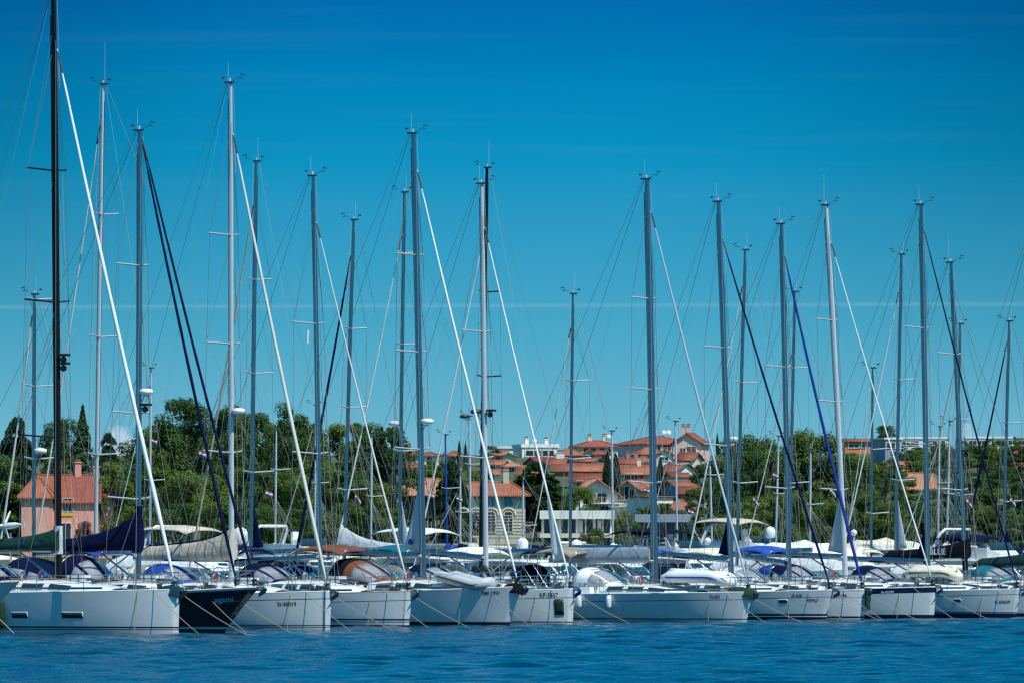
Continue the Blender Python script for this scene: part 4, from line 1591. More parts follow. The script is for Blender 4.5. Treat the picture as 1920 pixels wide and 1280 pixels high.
def fender(label, y, x, ztop, length, rad, mt, kind='cyl', side=-1, grp=None):
    H = y['H']
    z = ztop - length / 2
    yy = side * (H.y_at(x, z) + rad + .02)
    root = thing('fender', label, 'fender', to_world(y, (x, yy, ztop)), y['yaw'], grp)
    mb = MB()
    if kind == 'ball':
        mb.ball((0, 0, -rad * 1.05), rad, 0, 16, 10)
        mb.tube([(0, 0, -.12), (0, 0, .06)], [.08, .05], 8)
    else:
        n = 6
        P_ = [(0, 0, 0), (0, 0, -.05), (0, 0, -.14), (0, 0, -length + .14), (0, 0, -length + .05), (0, 0, -length)]
        mb.tube(P_, [rad * .35, rad * .75, rad, rad, rad * .75, rad * .3], 14)
    mb.build('fender_body', mt, root)
    mb = MB()
    mb.tube([(0, 0, 0), (0, (.10), .5)], .011, 5)
    mb.build('lanyard', M['c_navy'], root)
    return root


fender('white cylinder fender hanging nearer the bow of the thick masted yacht', yg, local_x(yg, 1165 + 28), 1.22, .62, .13, M['rubber'], grp='cylinder fenders on the long white hull')
fender('white cylinder fender hanging beside the round buoy fender', yg, local_x(yg, 1112 + 28), 1.24, .62, .13, M['rubber'], grp='cylinder fenders on the long white hull')
fender('large grey white ball fender hanging just off the square black bow patch', yg, local_x(yg, 1092 + 24), 1.15, .7, .38, M['rubber'], 'ball')
ya = YT['a']
fender('long dark green fender hanging under the teak capped bow', ya, local_x(ya, 12 + 62), 1.35, 1.1, .16, M['c_dgreen'])
yi = YT['i']
mb = MB()
mb.slab([[(.02 * math.sin(i * 2), -.2 + .4 * j / 4 * (1 - .4 * i / 8), -i * .13) for j in range(5)] for i in range(9)], .10)
tag(mb.build('anchor_cloth', M['c_dgreen'], None, to_world(yi, (yi['m'] + yi['over'] + .12, 0, 1.5)), yi['yaw']), 'dark green cloth draped from the bow of the blue genoa yacht', 'cloth')
for y_, lb, mt_, zz in ((YT['a'], 'dark green cloth guard wrapped round the bow of the black masted yacht', 'c_dteal', 1.78), (YT['e'], 'black cloth guard hanging from the flared bow by the square lettering', 'c_black', 1.7),
                        (YT['g'], 'dark grey guard over the bow roller of the thick masted yacht', 'c_dgreen', 1.42)):
    mb = MB()
    xb_ = y_['m'] + y_['over']
    rr = []
    for i, (dx, w, dz) in enumerate(((-.75, .34, .02), (-.4, .30, .06), (-.05, .24, .04), (.12, .14, -.06))):
        rr.append([(xb_ + dx, -w, zz + dz - .30), (xb_ + dx, -w * .9, zz + dz), (xb_ + dx, 0, zz + dz + .10), (xb_ + dx, w * .9, zz + dz), (xb_ + dx, w, zz + dz - .30)])
    mb.loft(rr, False, False)
    rr2 = [[(q[0], q[1] * .94, q[2] - .02) for q in r_] for r_ in rr]
    mb.loft([r_[::-1] for r_ in rr2], False, False)
    o = mb.build('bow_guard', M[mt_], None, (y_['mx'], y_['my'], 0), y_['yaw'])
    tag(o, lb, 'bow guard')
mb = MB()
yf = YT['f']
Hf = yf['H']
mb.slab([[Hf.on_side(yf['m'] - .62 + .35 * i / 3, .45 + .68 * j / 3, .03) for j in range(4)] for i in range(4)], .03)
tag(mb.build('bow_pad', M['c_dgreen'], None, (yf['mx'], yf['my'], 0), yf['yaw']), 'square black pad hung on the bow of the yacht with large lettering', 'bow pad')


def mooring(label, y, x, side, dx, dy, ztop=None, sag=.12, zend=-.3):
    H = y['H']
    t = min((x - H.xs) / (y['m'] - H.xs), .985)
    z0 = H.sheer(t) + .03
    a = to_world(y, (x, side * (H.half(t, 1) + .015), z0))
    b = to_world(y, (x + dx, side * (H.half(t, 1) + .03) + dy, zend))
    mb = MB()
    pts = []
    for i in range(11):
        u = i / 10
        c = a.lerp(b, u)
        c.z -= sag * math.sin(PI * u)
        pts.append(c - a)
    mb.tube(pts, .0135, 5)
    o = mb.build('mooring_line', M['rope'], None, a)
    tag(o, label, 'mooring line', 'bow mooring lines of the front row')
    return o


LN = dict(a='the tall black masted yacht', b='the black hull', c='the beige bag yacht', d='the teak railed yacht', e='the dinghy carrying yacht', f='the large lettered yacht',
          g='the thick masted yacht', h='the oval windowed yacht', i='the blue genoa yacht', j='the navy banded yacht', k='the navy striped last yacht')
for q, nm in LN.items():
    y = YT[q]
    mooring('pale rope running tautly forward from the near bow cleat of ' + nm, y, y['m'] - .8, -1, 3.3, -.5)
    mooring('pale rope running forward from the far bow cleat of ' + nm, y, y['m'] - .5, 1, 3.6, .9)
    mooring('pale line hanging almost straight down the hull side of ' + nm, y, y['m'] - 1.35 - (.4 if q in 'be' else 0), -1, -.15, -.05, sag=-.02)
b_ = to_world(YT['a'], (local_x(YT['a'], 60), -3.0, 1.25))
mb = MB()
mb.tube([Vector((0, 0, 0)), Vector((.95, -.7, -.85)), Vector((1.9, -1.4, -1.75))], .02, 5)
tag(mb.build('mooring_line', M['rope'], None, b_), 'knotted pale rope slanting into the water from the teak capped bow', 'mooring line', 'bow mooring lines of the front row')

# wind generator on a pole over the stern of the black hulled yacht
yb = YT['b']
xg = local_x(yb, 20)
mb = MB()
mb.tube([(xg, 0, 1.2), (xg, 0, 3.95)], .045, 7)
pole = mb.build('generator_pole', M['aluw'], yb['root'])
zg = zat(985, to_world(yb, (xg, 0, 0)).y)
pole_top = zg - .05
pole.scale.z = 1
mb = MB()
mb.tube([(xg - .30, 0, zg), (xg - .05, 0, zg), (xg + .25, 0, zg + .03), (xg + .55, 0, zg + .06)], [.08, .14, .12, .03], 10)
mb.add([(xg + .3, 0, zg + .02), (xg + .7, 0, zg + .18), (xg + .75, 0, zg - .02), (xg + .3, .015, zg + .02), (xg + .7, .015, zg + .18), (xg + .75, .015, zg - .02)], [(0, 1, 2), (5, 4, 3), (0, 3, 4, 1), (1, 4, 5, 2), (2, 5, 3, 0)], 0, False)
gen = mb.build('wind_generator', M['rad'], pole)
for k in range(3):
    a = 2 * PI * k / 3 + .55
    mb = MB()
    G = []
    for i in range(6):
        u = .08 + .62 * i / 5
        cw = .075 * (1 - .6 * i / 5)
        G.append([(xg - .33 + .01 * j * s_, u * math.sin(a) + s_ * cw * math.cos(a), zg + u * math.cos(a) - s_ * cw * math.sin(a)) for j, s_ in ((0, -1), (1, 1))])
    mb.slab(G, .015)
    mb.build('rotor_blade', M['rad'], gen)

# flags
FL = [(377, 848, 300, 'red white and blue flag flying off the leaning tan genoa'), (288, 826, 402, 'striped flag by the slim mast above the pines'),
      (502, 923, 330, 'small striped flag before the dense trees behind the beige bag'), (670, 930, 335, 'drooping striped flag in front of the darkest trees'),
      (806, 926, 340, 'tricolour flag streaming beside the badged white sail'), (860, 934, 400, 'small faded flag before the villa wall'),
      (1416, 935, 345, 'drooping tricolour flag next to the leaning pale genoa'), (1453, 890, 404, 'red and blue flag at the top of the slim white mast'),
      (1560, 918, 345, 'tiny striped flag hanging beside the blue genoa'), (1816, 938, 350, 'pink faded flag hanging behind the lettered cover yacht'),
      (1898, 936, 352, 'small reddish flag hanging near the edge of the frame'), (85, 1012, 275, 'limp striped flag at the end of the dark green cover'),
      (1212, 918, 420, 'striped flag blowing behind the thick silver mast'), (1294, 958, 410, 'tiny pale flag before the grey pavilion')]
for i, (px, py, D, lb) in enumerate(FL):
    droop = .9 if 'droop' in lb or 'hanging' in lb or 'limp' in lb else .3
    make_flag(lb, at(px - 4, py - 4, D), .38, .25, -.25 + .1 * (i % 3), droop)

# ------------------------------------------------------------------ pontoons
def pontoon(label, p0, p1, w):
    a, b = Vector(p0), Vector(p1)
    d = (b - a)
    L = d.length
    root = thing('pontoon', label, 'pontoon', a, math.atan2(d.y, d.x))
    mb = MB()
    mb.box((L / 2, 0, .52), (L, w, .10))
    mb.build('walkway', M['teak'], root)
    n = int(L / 6)
    for i in range(n):
        mb = MB()
        mb.box((6 * i + 3, 0, .12), (2.4, w * .9, .68))
        mb.build('float', M['dgrey'], root)
    for i in range(0, n, 2):
        mb = MB()
        mb.box((6 * i + 3, w * .3, 1.0), (.24, .24, .95))
        mb.box((6 * i + 3, w * .3, 1.5), (.28, .28, .08), 1)
        mb.build('service_pedestal', [M['gel'], M['c_royal']], root)
    return root


RX, RY = .586, .81
base = Vector((YT['g']['mx'], YT['g']['my'], 0)) - Vector((HX, HYD, 0)) * 11.6
pontoon('wooden floating pontoon between the two rows of yachts', base - Vector((RX, RY, 0)) * 62, base + Vector((RX, RY, 0)) * 48, 2.4)
b2 = Vector((0, 428, 0))
pontoon('wooden floating pontoon of the smaller yachts farther out', b2 - Vector((RX, RY, 0)) * 24 - Vector((12, 0, 0)), b2 + Vector((RX, RY, 0)) * 60 - Vector((12, 0, 0)), 2.0)

# ------------------------------------------------------------------ water
def water():
    rng = np.random.default_rng(3)
    ys = np.concatenate([np.linspace(15, 150, 40, endpoint=False), np.linspace(150, 345, 640, endpoint=False), np.linspace(345, 640, 50)])
    xs = np.concatenate([np.linspace(-700, -42, 30, endpoint=False), np.linspace(-42, 50, 300, endpoint=False), np.linspace(50, 700, 30)])
    X, Y = np.meshgrid(xs, ys)
    Z = np.zeros_like(X)
    for i in range(46):
        wl_ = 0.7 * (4.0 / .7) ** rng.random()
        th = rng.normal(1.9, .75)
        k = 2 * PI / wl_
        slope = .029 * (wl_ / 1.5) ** -.15
        amp = slope / k
        ph = rng.random() * 6.28
        mod = 1 + .6 * np.sin(X * .05 * rng.normal() + Y * .035 * rng.normal() + rng.random() * 6)
        Z += amp * mod * np.sin(k * (np.cos(th) * X + np.sin(th) * Y) + ph)
    fade = np.clip((Y - 110) / 40, 0, 1) * np.clip((360 - Y) / 30, 0, 1) * np.clip((X + 60) / 18, 0, 1) * np.clip((70 - X) / 20, 0, 1)
    Z *= fade
    ny, nx = X.shape
    v = np.stack([X, Y, Z], -1).reshape(-1, 3)
    a = np.arange(ny * nx).reshape(ny, nx)
    f = np.stack([a[:-1, :-1], a[:-1, 1:], a[1:, 1:], a[1:, :-1]], -1).reshape(-1, 4)
    me = bpy.data.meshes.new('water')
    me.from_pydata(v.tolist(), [], f.tolist())
    me.polygons.foreach_set('use_smooth', [True] * len(f))
    m = bpy.data.materials.new('sea_water')
    m.use_nodes = True
    N, L = m.node_tree.nodes, m.node_tree.links
    b = N['Principled BSDF']
    b.inputs['Base Color'].default_value = (.0, .020, .052, 1)
    b.inputs['Roughness'].default_value = .07
    b.inputs['IOR'].default_value = 1.33
    tc = N.new('ShaderNodeTexCoord')
    mp = N.new('ShaderNodeMapping')
    mp.inputs['Scale'].default_value = (1.0, .55, 1)
    L.new(tc.outputs['Object'], mp.inputs[0])
    h = None
    for sc_, am in ((4.2, .044), (12.0, .026)):
        n = N.new('ShaderNodeTexNoise')
        n.inputs['Scale'].default_value = sc_
        n.inputs['Detail'].default_value = 3
        L.new(mp.outputs[0], n.inputs['Vector'])
        mu = N.new('ShaderNodeMath'); mu.operation = 'MULTIPLY'
        L.new(n.outputs['Fac'], mu.inputs[0]); mu.inputs[1].default_value = am
        if h is None:
            h = mu.outputs[0]
        else:
            ad = N.new('ShaderNodeMath'); ad.operation = 'ADD'
            L.new(h, ad.inputs[0]); L.new(mu.outputs[0], ad.inputs[1])
            h = ad.outputs[0]
    bp = N.new('ShaderNodeBump')
    bp.inputs['Distance'].default_value = 1.0
    # cat's paws: patches where the breeze roughens the surface more
    gust = N.new('ShaderNodeTexNoise')
    gm = N.new('ShaderNodeMapping')
    gm.inputs['Scale'].default_value = (.10, .045, 1)
    L.new(tc.outputs['Object'], gm.inputs[0])
    L.new(gm.outputs[0], gust.inputs['Vector'])
    gust.inputs['Scale'].default_value = 1.0
    gust.inputs['Detail'].default_value = 3
    gr = N.new('ShaderNodeMapRange')
    L.new(gust.outputs['Fac'], gr.inputs[0])
    gr.inputs[1].default_value = .35
    gr.inputs[2].default_value = .65
    gr.inputs[3].default_value = .45
    gr.inputs[4].default_value = 1.25
    L.new(gr.outputs[0], bp.inputs['Strength'])
    L.new(h, bp.inputs['Height'])
    L.new(bp.outputs[0], b.inputs['Normal'])
    me.materials.append(m)
    o = bpy.data.objects.new('water', me)
    COL.objects.link(o)
    o['kind'] = 'structure'


water()

# ------------------------------------------------------------------ land
def zland(D):
    if D < 850:
        return 1.5 + .5 * max(0, (D - 640) / 210)
    if D < 1440:
        return 2 + .0353 * (D - 850)
    return 2 + .0353 * 590 + .002 * (D - 1440)


def D_of_base(yb):
    return 31.4 / (.0353 - (HY - yb) / F)


def land():
    rng = np.random.default_rng(5)
    ys = [628, 628.2] + list(np.linspace(632, 1500, 110)) + list(np.linspace(1540, 4200, 20))
    xs = np.linspace(-420, 420, 90)
    v = []
    for j, y in enumerate(ys):
        for i, x in enumerate(xs):
            z = -1.5 if j == 0 else (1.45 if j == 1 else zland(y) + (.25 * math.sin(x * .13 + y * .02) + .2 * math.sin(y * .09 + x * .05)) * min(1, max(0, (y - 700) / 100)))
            v.append((x * (1 if y < 1500 else y / 1500), y, z))
    n = len(xs)
    f = [(j * n + i, j * n + i + 1, (j + 1) * n + i + 1, (j + 1) * n + i) for j in range(len(ys) - 1) for i in range(n - 1)]
    me = bpy.data.meshes.new('ground')
    me.from_pydata(v, [], f)
    me.polygons.foreach_set('use_smooth', [True] * len(f))
    m = mat('dry_grass_and_soil', (.07, .085, .035), .95, var=.35, scale=.08, bump=.3, bscale=.4)
    me.materials.append(m)
    o = bpy.data.objects.new('ground', me)
    COL.objects.link(o)
    o['kind'] = 'structure'
    mb = MB()
    mb.box((0, 634, 1.50), (800, 12, .12))
    o = mb.build('quay_pavement', mat('pale_quay_stone', (.42, .40, .36), .85, var=.12, scale=.7))
    o['kind'] = 'structure'


land()

# ------------------------------------------------------------------ houses
def tile_mat(name, c, dark):
    m = mat(name, c, .85, var=.22, scale=.55, bump=.06, bscale=4)
    N, L = m.node_tree.nodes, m.node_tree.links
    b = N['Principled BSDF']
    old = b.inputs['Base Color'].links[0].from_socket
    tc = N.new('ShaderNodeTexCoord')
    w = N.new('ShaderNodeTexWave')
    w.wave_type = 'BANDS'
    w.bands_direction = 'X'
    w.inputs['Scale'].default_value = 1.1
    w.inputs['Distortion'].default_value = 1.2
    w.inputs['Detail'].default_value = 2
    L.new(tc.outputs['Object'], w.inputs['Vector'])
    mx = N.new('ShaderNodeMix')
    mx.data_type = 'RGBA'
    mx.blend_type = 'MULTIPLY'
    mr_ = N.new('ShaderNodeMapRange')
    L.new(w.outputs['Fac'], mr_.inputs[0])
    mr_.inputs[3].default_value = .72
    mr_.inputs[4].default_value = 1.12
    cb = N.new('ShaderNodeCombineColor')
    for i in range(3):
        L.new(mr_.outputs[0], cb.inputs[i])
    mx.inputs[0].default_value = 1
    L.new(old, mx.inputs[6])
    L.new(cb.outputs[0], mx.inputs[7])
    L.new(mx.outputs[2], b.inputs['Base Color'])
    return m


TILE = dict(o=tile_mat('orange_clay_tiles', (.36, .115, .058), .1), r=tile_mat('red_clay_tiles', (.30, .074, .042), .1), b=tile_mat('brown_clay_tiles', (.26, .07, .035), .1),
            p=tile_mat('pale_clay_tiles', (.46, .19, .10), .1), f=mat('flat_roof_gravel', (.45, .44, .42), .9, var=.1))
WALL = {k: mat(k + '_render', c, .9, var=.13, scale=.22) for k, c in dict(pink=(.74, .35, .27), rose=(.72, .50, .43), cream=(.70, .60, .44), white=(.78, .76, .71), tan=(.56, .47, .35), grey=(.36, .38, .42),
                                                                          ochre=(.62, .40, .18), brick=(.42, .22, .15), lilac=(.58, .52, .56), dark=(.10, .09, .08), bluegrey=(.24, .29, .37), orange=(.65, .22, .08)).items()}  # dark and lilac carry wall shade in their colour; bluegrey does for some houses
WIN_F = mat('window_joinery', (.62, .60, .55), .5)
WIN_D = mat('dark_window_pane', (.02, .03, .04), .1, spec=.6)
SHUT = mat('teal_shutter', (.03, .26, .33), .6)
STONE = mat('rusticated_stone', (.58, .51, .40), .9, var=.08, scale=.5)


def window(mbname, parent, x, z, w, h, y, arched=False, shutter=False, mull=1):
    """a window in a wall facing -y: frame, and a pane part"""
    mb = MB()
    t = max(.06, w * .07)
    mb.box((x - w / 2, y - .05, z), (t, .12, h))
    mb.box((x + w / 2, y - .05, z), (t, .12, h))
    mb.box((x, y - .05, z - h / 2), (w + t + .12, .18, t))
    if not arched:
        mb.box((x, y - .05, z + h / 2), (w - t, .12, t))
    for k in range(mull):
        mb.box((x - w / 2 + w * (k + 1) / (mull + 1), y - .03, z), (t * .8, .07, h - t))
    if arched:
        mb.tube([(x + (w / 2) * math.cos(a), y - .05, z + h / 2 + (w / 2) * math.sin(a)) for a in (PI * i / 12 for i in range(13))], t * .7, 6)
        mb.box((x, y - .05, z + h / 2), (w - t, .1, t))
    o = mb.build('window', WIN_F, parent)
    mb = MB()
    mb.box((x, y - .006, z), (w, .025, h))
    if arched:
        P = [(x + (w / 2) * math.cos(PI * i / 12), y - .02, z + h / 2 + (w / 2) * math.sin(PI * i / 12)) for i in range(13)]
        Q = [(p_[0], p_[1] + .03, p_[2]) for p_ in P]
        mb.add(P + Q, [tuple(range(13)), tuple(range(13, 26))[::-1]] + [(i, 13 + i, 14 + i, i + 1) for i in range(12)], 0, False)
    mb.build('pane', WIN_D, o)
    if shutter:
        for sg in (-1, 1):
            mb = MB()
            mb.box((x + sg * w * .24, y - .085, z), (w * .44, .05, h * .94))
            mb.build('shutter', SHUT, o)
    return o


def house(label, x0, x1, yr, ye, yb, roof='hip', tile='o', wall='cream', yaw=0.0, depth=9.0, D=None, wins=(), chim=(), name='house', balcony=None, ov=.55, dish=(), extra_down=2.5, ridge=None, side_wall=None, cat='house', sidewin=()):
    D = D or D_of_base(yb)
    s = D / F
    Wp = (x1 - x0) * s
    yw = R(yaw)
    W = max(3.0, (Wp - abs(math.sin(yw)) * depth) / math.cos(yw))
    zg = zat(yb, D)
    hw = (yb - ye) * s
    hr = max(.2, (ye - yr) * s)
    cx = ((x0 + x1) / 2 - 960) * s
    root = thing(name, label, cat, (cx, D + depth * .5, zg), yw)
    d = depth
    mb = MB()
    mb.box((0, 0, hw / 2 - extra_down / 2), (W, d, hw + extra_down))
    if roof == 'gable_y':
        mb.add([(-W / 2, -d / 2, hw), (W / 2, -d / 2, hw), (0, -d / 2, hw + hr - .1), (-W / 2, d / 2, hw), (W / 2, d / 2, hw), (0, d / 2, hw + hr - .1)], [(0, 1, 2), (4, 3, 5), (0, 2, 5, 3), (1, 4, 5, 2)], 0, False)
    elif roof == 'gable_x':
        mb.add([(-W / 2, -d / 2, hw), (-W / 2, d / 2, hw), (-W / 2, 0, hw + hr - .1), (W / 2, -d / 2, hw), (W / 2, d / 2, hw), (W / 2, 0, hw + hr - .1)], [(0, 2, 1), (3, 4, 5), (0, 3, 5, 2), (1, 2, 5, 4)], 0, False)
    mb.build('wall', WALL[wall] if isinstance(wall, str) else wall, root)
    mb = MB()
    t = .16
    a, b = W / 2 + ov, d / 2 + ov
    sl = hr / (d / 2 if roof != 'gable_y' else W / 2)
    ze = hw - sl * ov
    zr = hw + hr
    if roof == 'gable_x':
        for (A, B_) in (((-a, -b, ze), (a, 0, zr)), ((-a, b, ze), (a, 0, zr))):
            mb.slab([[(-a, A[1], ze), (-a, 0, zr)], [(a, A[1], ze), (a, 0, zr)]], t)
        mb.tube([(-a, 0, zr + .05), (a, 0, zr + .05)], .14, 6)
    elif roof == 'gable_y':
        for sg in (-1, 1):
            mb.slab([[(sg * a, -b, ze), (0, -b, zr)], [(sg * a, b, ze), (0, b, zr)]], t)
        mb.tube([(0, -b, zr + .05), (0, b, zr + .05)], .14, 6)
    elif roof == 'hip':
        rl = max(W / 2 - d / 2, W * .12) if ridge is None else ridge
        ze = hw - .05
        P = [(-a, -b, ze), (a, -b, ze), (a, b, ze), (-a, b, ze), (-rl, 0, zr), (rl, 0, zr)]
        P2 = [(x, y, z - t) for x, y, z in P[:4]]
        mb.add(P + P2, [(0, 1, 5, 4), (1, 2, 5), (2, 3, 4, 5), (3, 0, 4), (6, 9, 8, 7), (0, 6, 7, 1), (1, 7, 8, 2), (2, 8, 9, 3), (3, 9, 6, 0)], 0, False)
        mb.tube([(-rl, 0, zr + .04), (rl, 0, zr + .04)], .13, 6)
        for sx in (-1, 1):
            for sy in (-1, 1):
                mb.tube([(sx * a, sy * b, ze + .05), (sx * rl, 0, zr + .04)], .11, 5)
    elif roof == 'mono':
        mb.slab([[(-a, -b, hw + .1), (-a, b, hw + hr)], [(a, -b, hw + .1), (a, b, hw + hr)]], .22)
    else:
        mb.box((0, 0, hw + hr / 2), (W + .5, d + .5, hr))
    ro = mb.build('roof', (TILE[tile] if roof != 'flat' else WALL[side_wall or 'white']), root)
    if roof == 'flat':
        mb = MB()
        mb.box((0, 0, hw + hr + .03), (W - .3, d - .3, .06))
        mb.build('roof_gravel', TILE['f'], ro)
    for (u, hh) in chim:
        mb = MB()
        zc_ = zr + hh * .3
        mb.box((u * W / 2, 0, zc_), (.75, .75, hh + 1.0), 0)
        mb.box((u * W / 2, 0, zc_ + hh / 2 + .55), (.95, .95, .12), 0)
        mb.box((u * W / 2, 0, zc_ + hh / 2 + .78), (.6, .6, .35), 1)
        mb.build('chimney', [WALL[wall] if isinstance(wall, str) else wall, TILE['b']], ro)
    for u in dish:
        mb = MB()
        mb.ball((u * W / 2, -.6, zr + .75), (.55, .16, .55), 0, 12, 6)
        mb.tube([(u * W / 2, -.5, zr + .7), (u * W / 2, -.1, zr - .1)], .05, 5)
        mb.build('satellite_dish', M['rad'], ro)
    for wv in wins:
        u, v, ww, wh = wv[:4]
        kw = wv[4] if len(wv) > 4 else {}
        window('window', root, u * W / 2, v * hw, ww, wh, -d / 2, **kw)
    for (u, v, ww, wh) in sidewin:
        mb = MB()
        mb.box((-W / 2 - .02, u * d / 2, v * hw), (.06, ww, wh))
        mb.build('window', WIN_D, root)
    if balcony:
        u, v, bw, bd = balcony
        mb = MB()
        zb_ = v * hw
        x = u * W / 2
        mb.box((x, -d / 2 - bd / 2, zb_), (bw, bd, .2), 0)
        mb.box((x, -d / 2 - bd + .06, zb_ + .95), (bw, .07, .07), 1)
        n = int(bw / .3)
        for i in range(n + 1):
            mb.box((x - bw / 2 + bw * i / n, -d / 2 - bd + .06, zb_ + .5), (.05, .05, .85), 1)
        mb.build('balcony', [WALL['white'], WALL['brick']], root)
    return root


W2 = lambda *us: tuple((u, .62, 1.1, 1.3) for u in us)
SH = dict(shutter=True)
AR = dict(arched=True)

# the villa by the water and the pink house
pk = house('pink house with red tiled roof and two chimneys behind the black mast', 66, 182, 889, 940, 1012, 'hip', 'r', 'pink', 0, 11, 845, wins=((.06, .92, 1.3, 1.7), (-.02, .22, 1.4, 2.2)), chim=((-.35, 1.3), (.30, 1.3), (.9, .6)), ov=.45, ridge=4.0)
house('orange roofed wing stepping out behind the pink house towards the low mast', 40, 92, 895, 931, 1012, 'hip', 'o', 'pink', 0, 7, 838, ov=.5)
house('red roofed annexe of the pink house disappearing into the bushes', 172, 203, 896, 928, 1012, 'hip', 'r', 'pink', 0, 7, 850, ov=.5)
mb = MB()
mb.box((.12, -5.56, 3.3), (1.5, .10, .55))
mb.build('window_box', M['yellow'], pk)
vil = house('tan stone villa with terracotta hip roof and arched ground floor windows', 860, 985, 903, 927, 1012, 'hip', 'o', STONE, 0, 12, 905, ov=.8,
            wins=((.49, .86, 1.3, 1.35, SH), (-.02, .86, 1.2, 1.3, SH), (-.82, .86, 1.2, 1.3, SH), (-.87, .36, 1.15, 2.3, AR), (-.47, .36, 1.15, 2.3, AR), (-.03, .36, 1.15, 2.3, AR), (.49, .36, 1.15, 2.3, AR)), chim=((.42, 1.4),), ridge=2.6)
for k in range(9):
    mb = MB()
    mb.box((0, -6.03, .4 + k * .42), (8.8, .06, .05))
    mb.build('string_course', WALL['tan'], vil)
for u in (-.87, -.47, -.03, .49):
    mb = MB()
    xx = u * 4.45
    mb.tube([(xx + .95 * math.cos(a), -6.05, .36 * 6.05 + 1.15 + .95 * math.sin(a)) for a in (PI * i / 14 for i in range(15))], .13, 6)
    mb.build('arch_surround', WALL['cream'], vil)
house('shaded villa wing with a broad orange roof partly hidden by the cedar', 748, 858, 896, 926, 1012, 'hip', 'p', 'dark', 0, 12, 925, ov=1.6, wins=((-.3, .3, 1.1, 2.0), (.1, .3, 1.1, 2.0), (.5, .3, 1.1, 2.0)), ridge=1.2)  # wall coloured dark to hold the shade it stands in
ter = thing('terrace', 'pale terrace balustrade standing before the shaded villa wing', 'terrace', (at(800, 1012, 890).x, 890, 1.8))
mb = MB()
mb.box((0, 0, 1.9), (9.5, .5, .25))
mb.build('coping', WALL['grey'], ter)
for i in range(7):
    mb = MB()
    mb.box((-4.4 + i * 1.46, 0, .4), (.3, .3, 2.75))
    mb.build('pillar', WALL['grey'], ter)


def pavilion(label, x0, x1, y0, y1, yg, D, wl_, glassy=7, pale=True):
    s = D / F
    W = (x1 - x0) * s
    zg = zland(D)
    zt, zb_ = zat(y0, D), zat(y1, D)
    root = thing('pavilion', label, 'pavilion', (((x0 + x1) / 2 - 960) * s, D + 4, zg))
    mb = MB()
    mb.box((0, 0, (zt + zb_) / 2 - zg), (W, 10, zt - zb_))
    mb.build('roof', WALL[wl_], root)
    mb = MB()
    mb.box((0, .3, (zb_ - zg) / 2 - .01), (W * .94, 8, zb_ - zg - .02))
    mb.build('glazing', WIN_D, root)
    for i in range(glassy + 1):
        mb = MB()
        mb.box((-W * .46 + W * .92 * i / glassy, -3.85, (zb_ - zg) / 2), (.16 if i % 2 else .34, .3, zb_ - zg))
        mb.build('pillar', WALL['white' if pale else 'grey'], root)
    if pale:
        mb = MB()
        zz = zat(yg, D) - zg
        mb.box((0, -4.6, zz), (W, 1.4, .55))
        mb.build('terrace_parapet', WALL['cream'], root)
        for u in (-.25, .05, .3):
            mb = MB()
            mb.box((u * W, -3.72, (zb_ - zg) * .62), (.5, .05, (zb_ - zg) * .7))
            mb.build('curtain', WALL['white'], root)
    return root


pavilion('white flat roofed pavilion with tall glazing and columns behind the trees', 1012, 1152, 956, 972, 1003, 850, 'white', 8)
pavilion('grey flat roofed pavilion with dark glazing behind the thick silver mast', 1190, 1325, 963, 978, 1010, 890, 'bluegrey', 7, False)

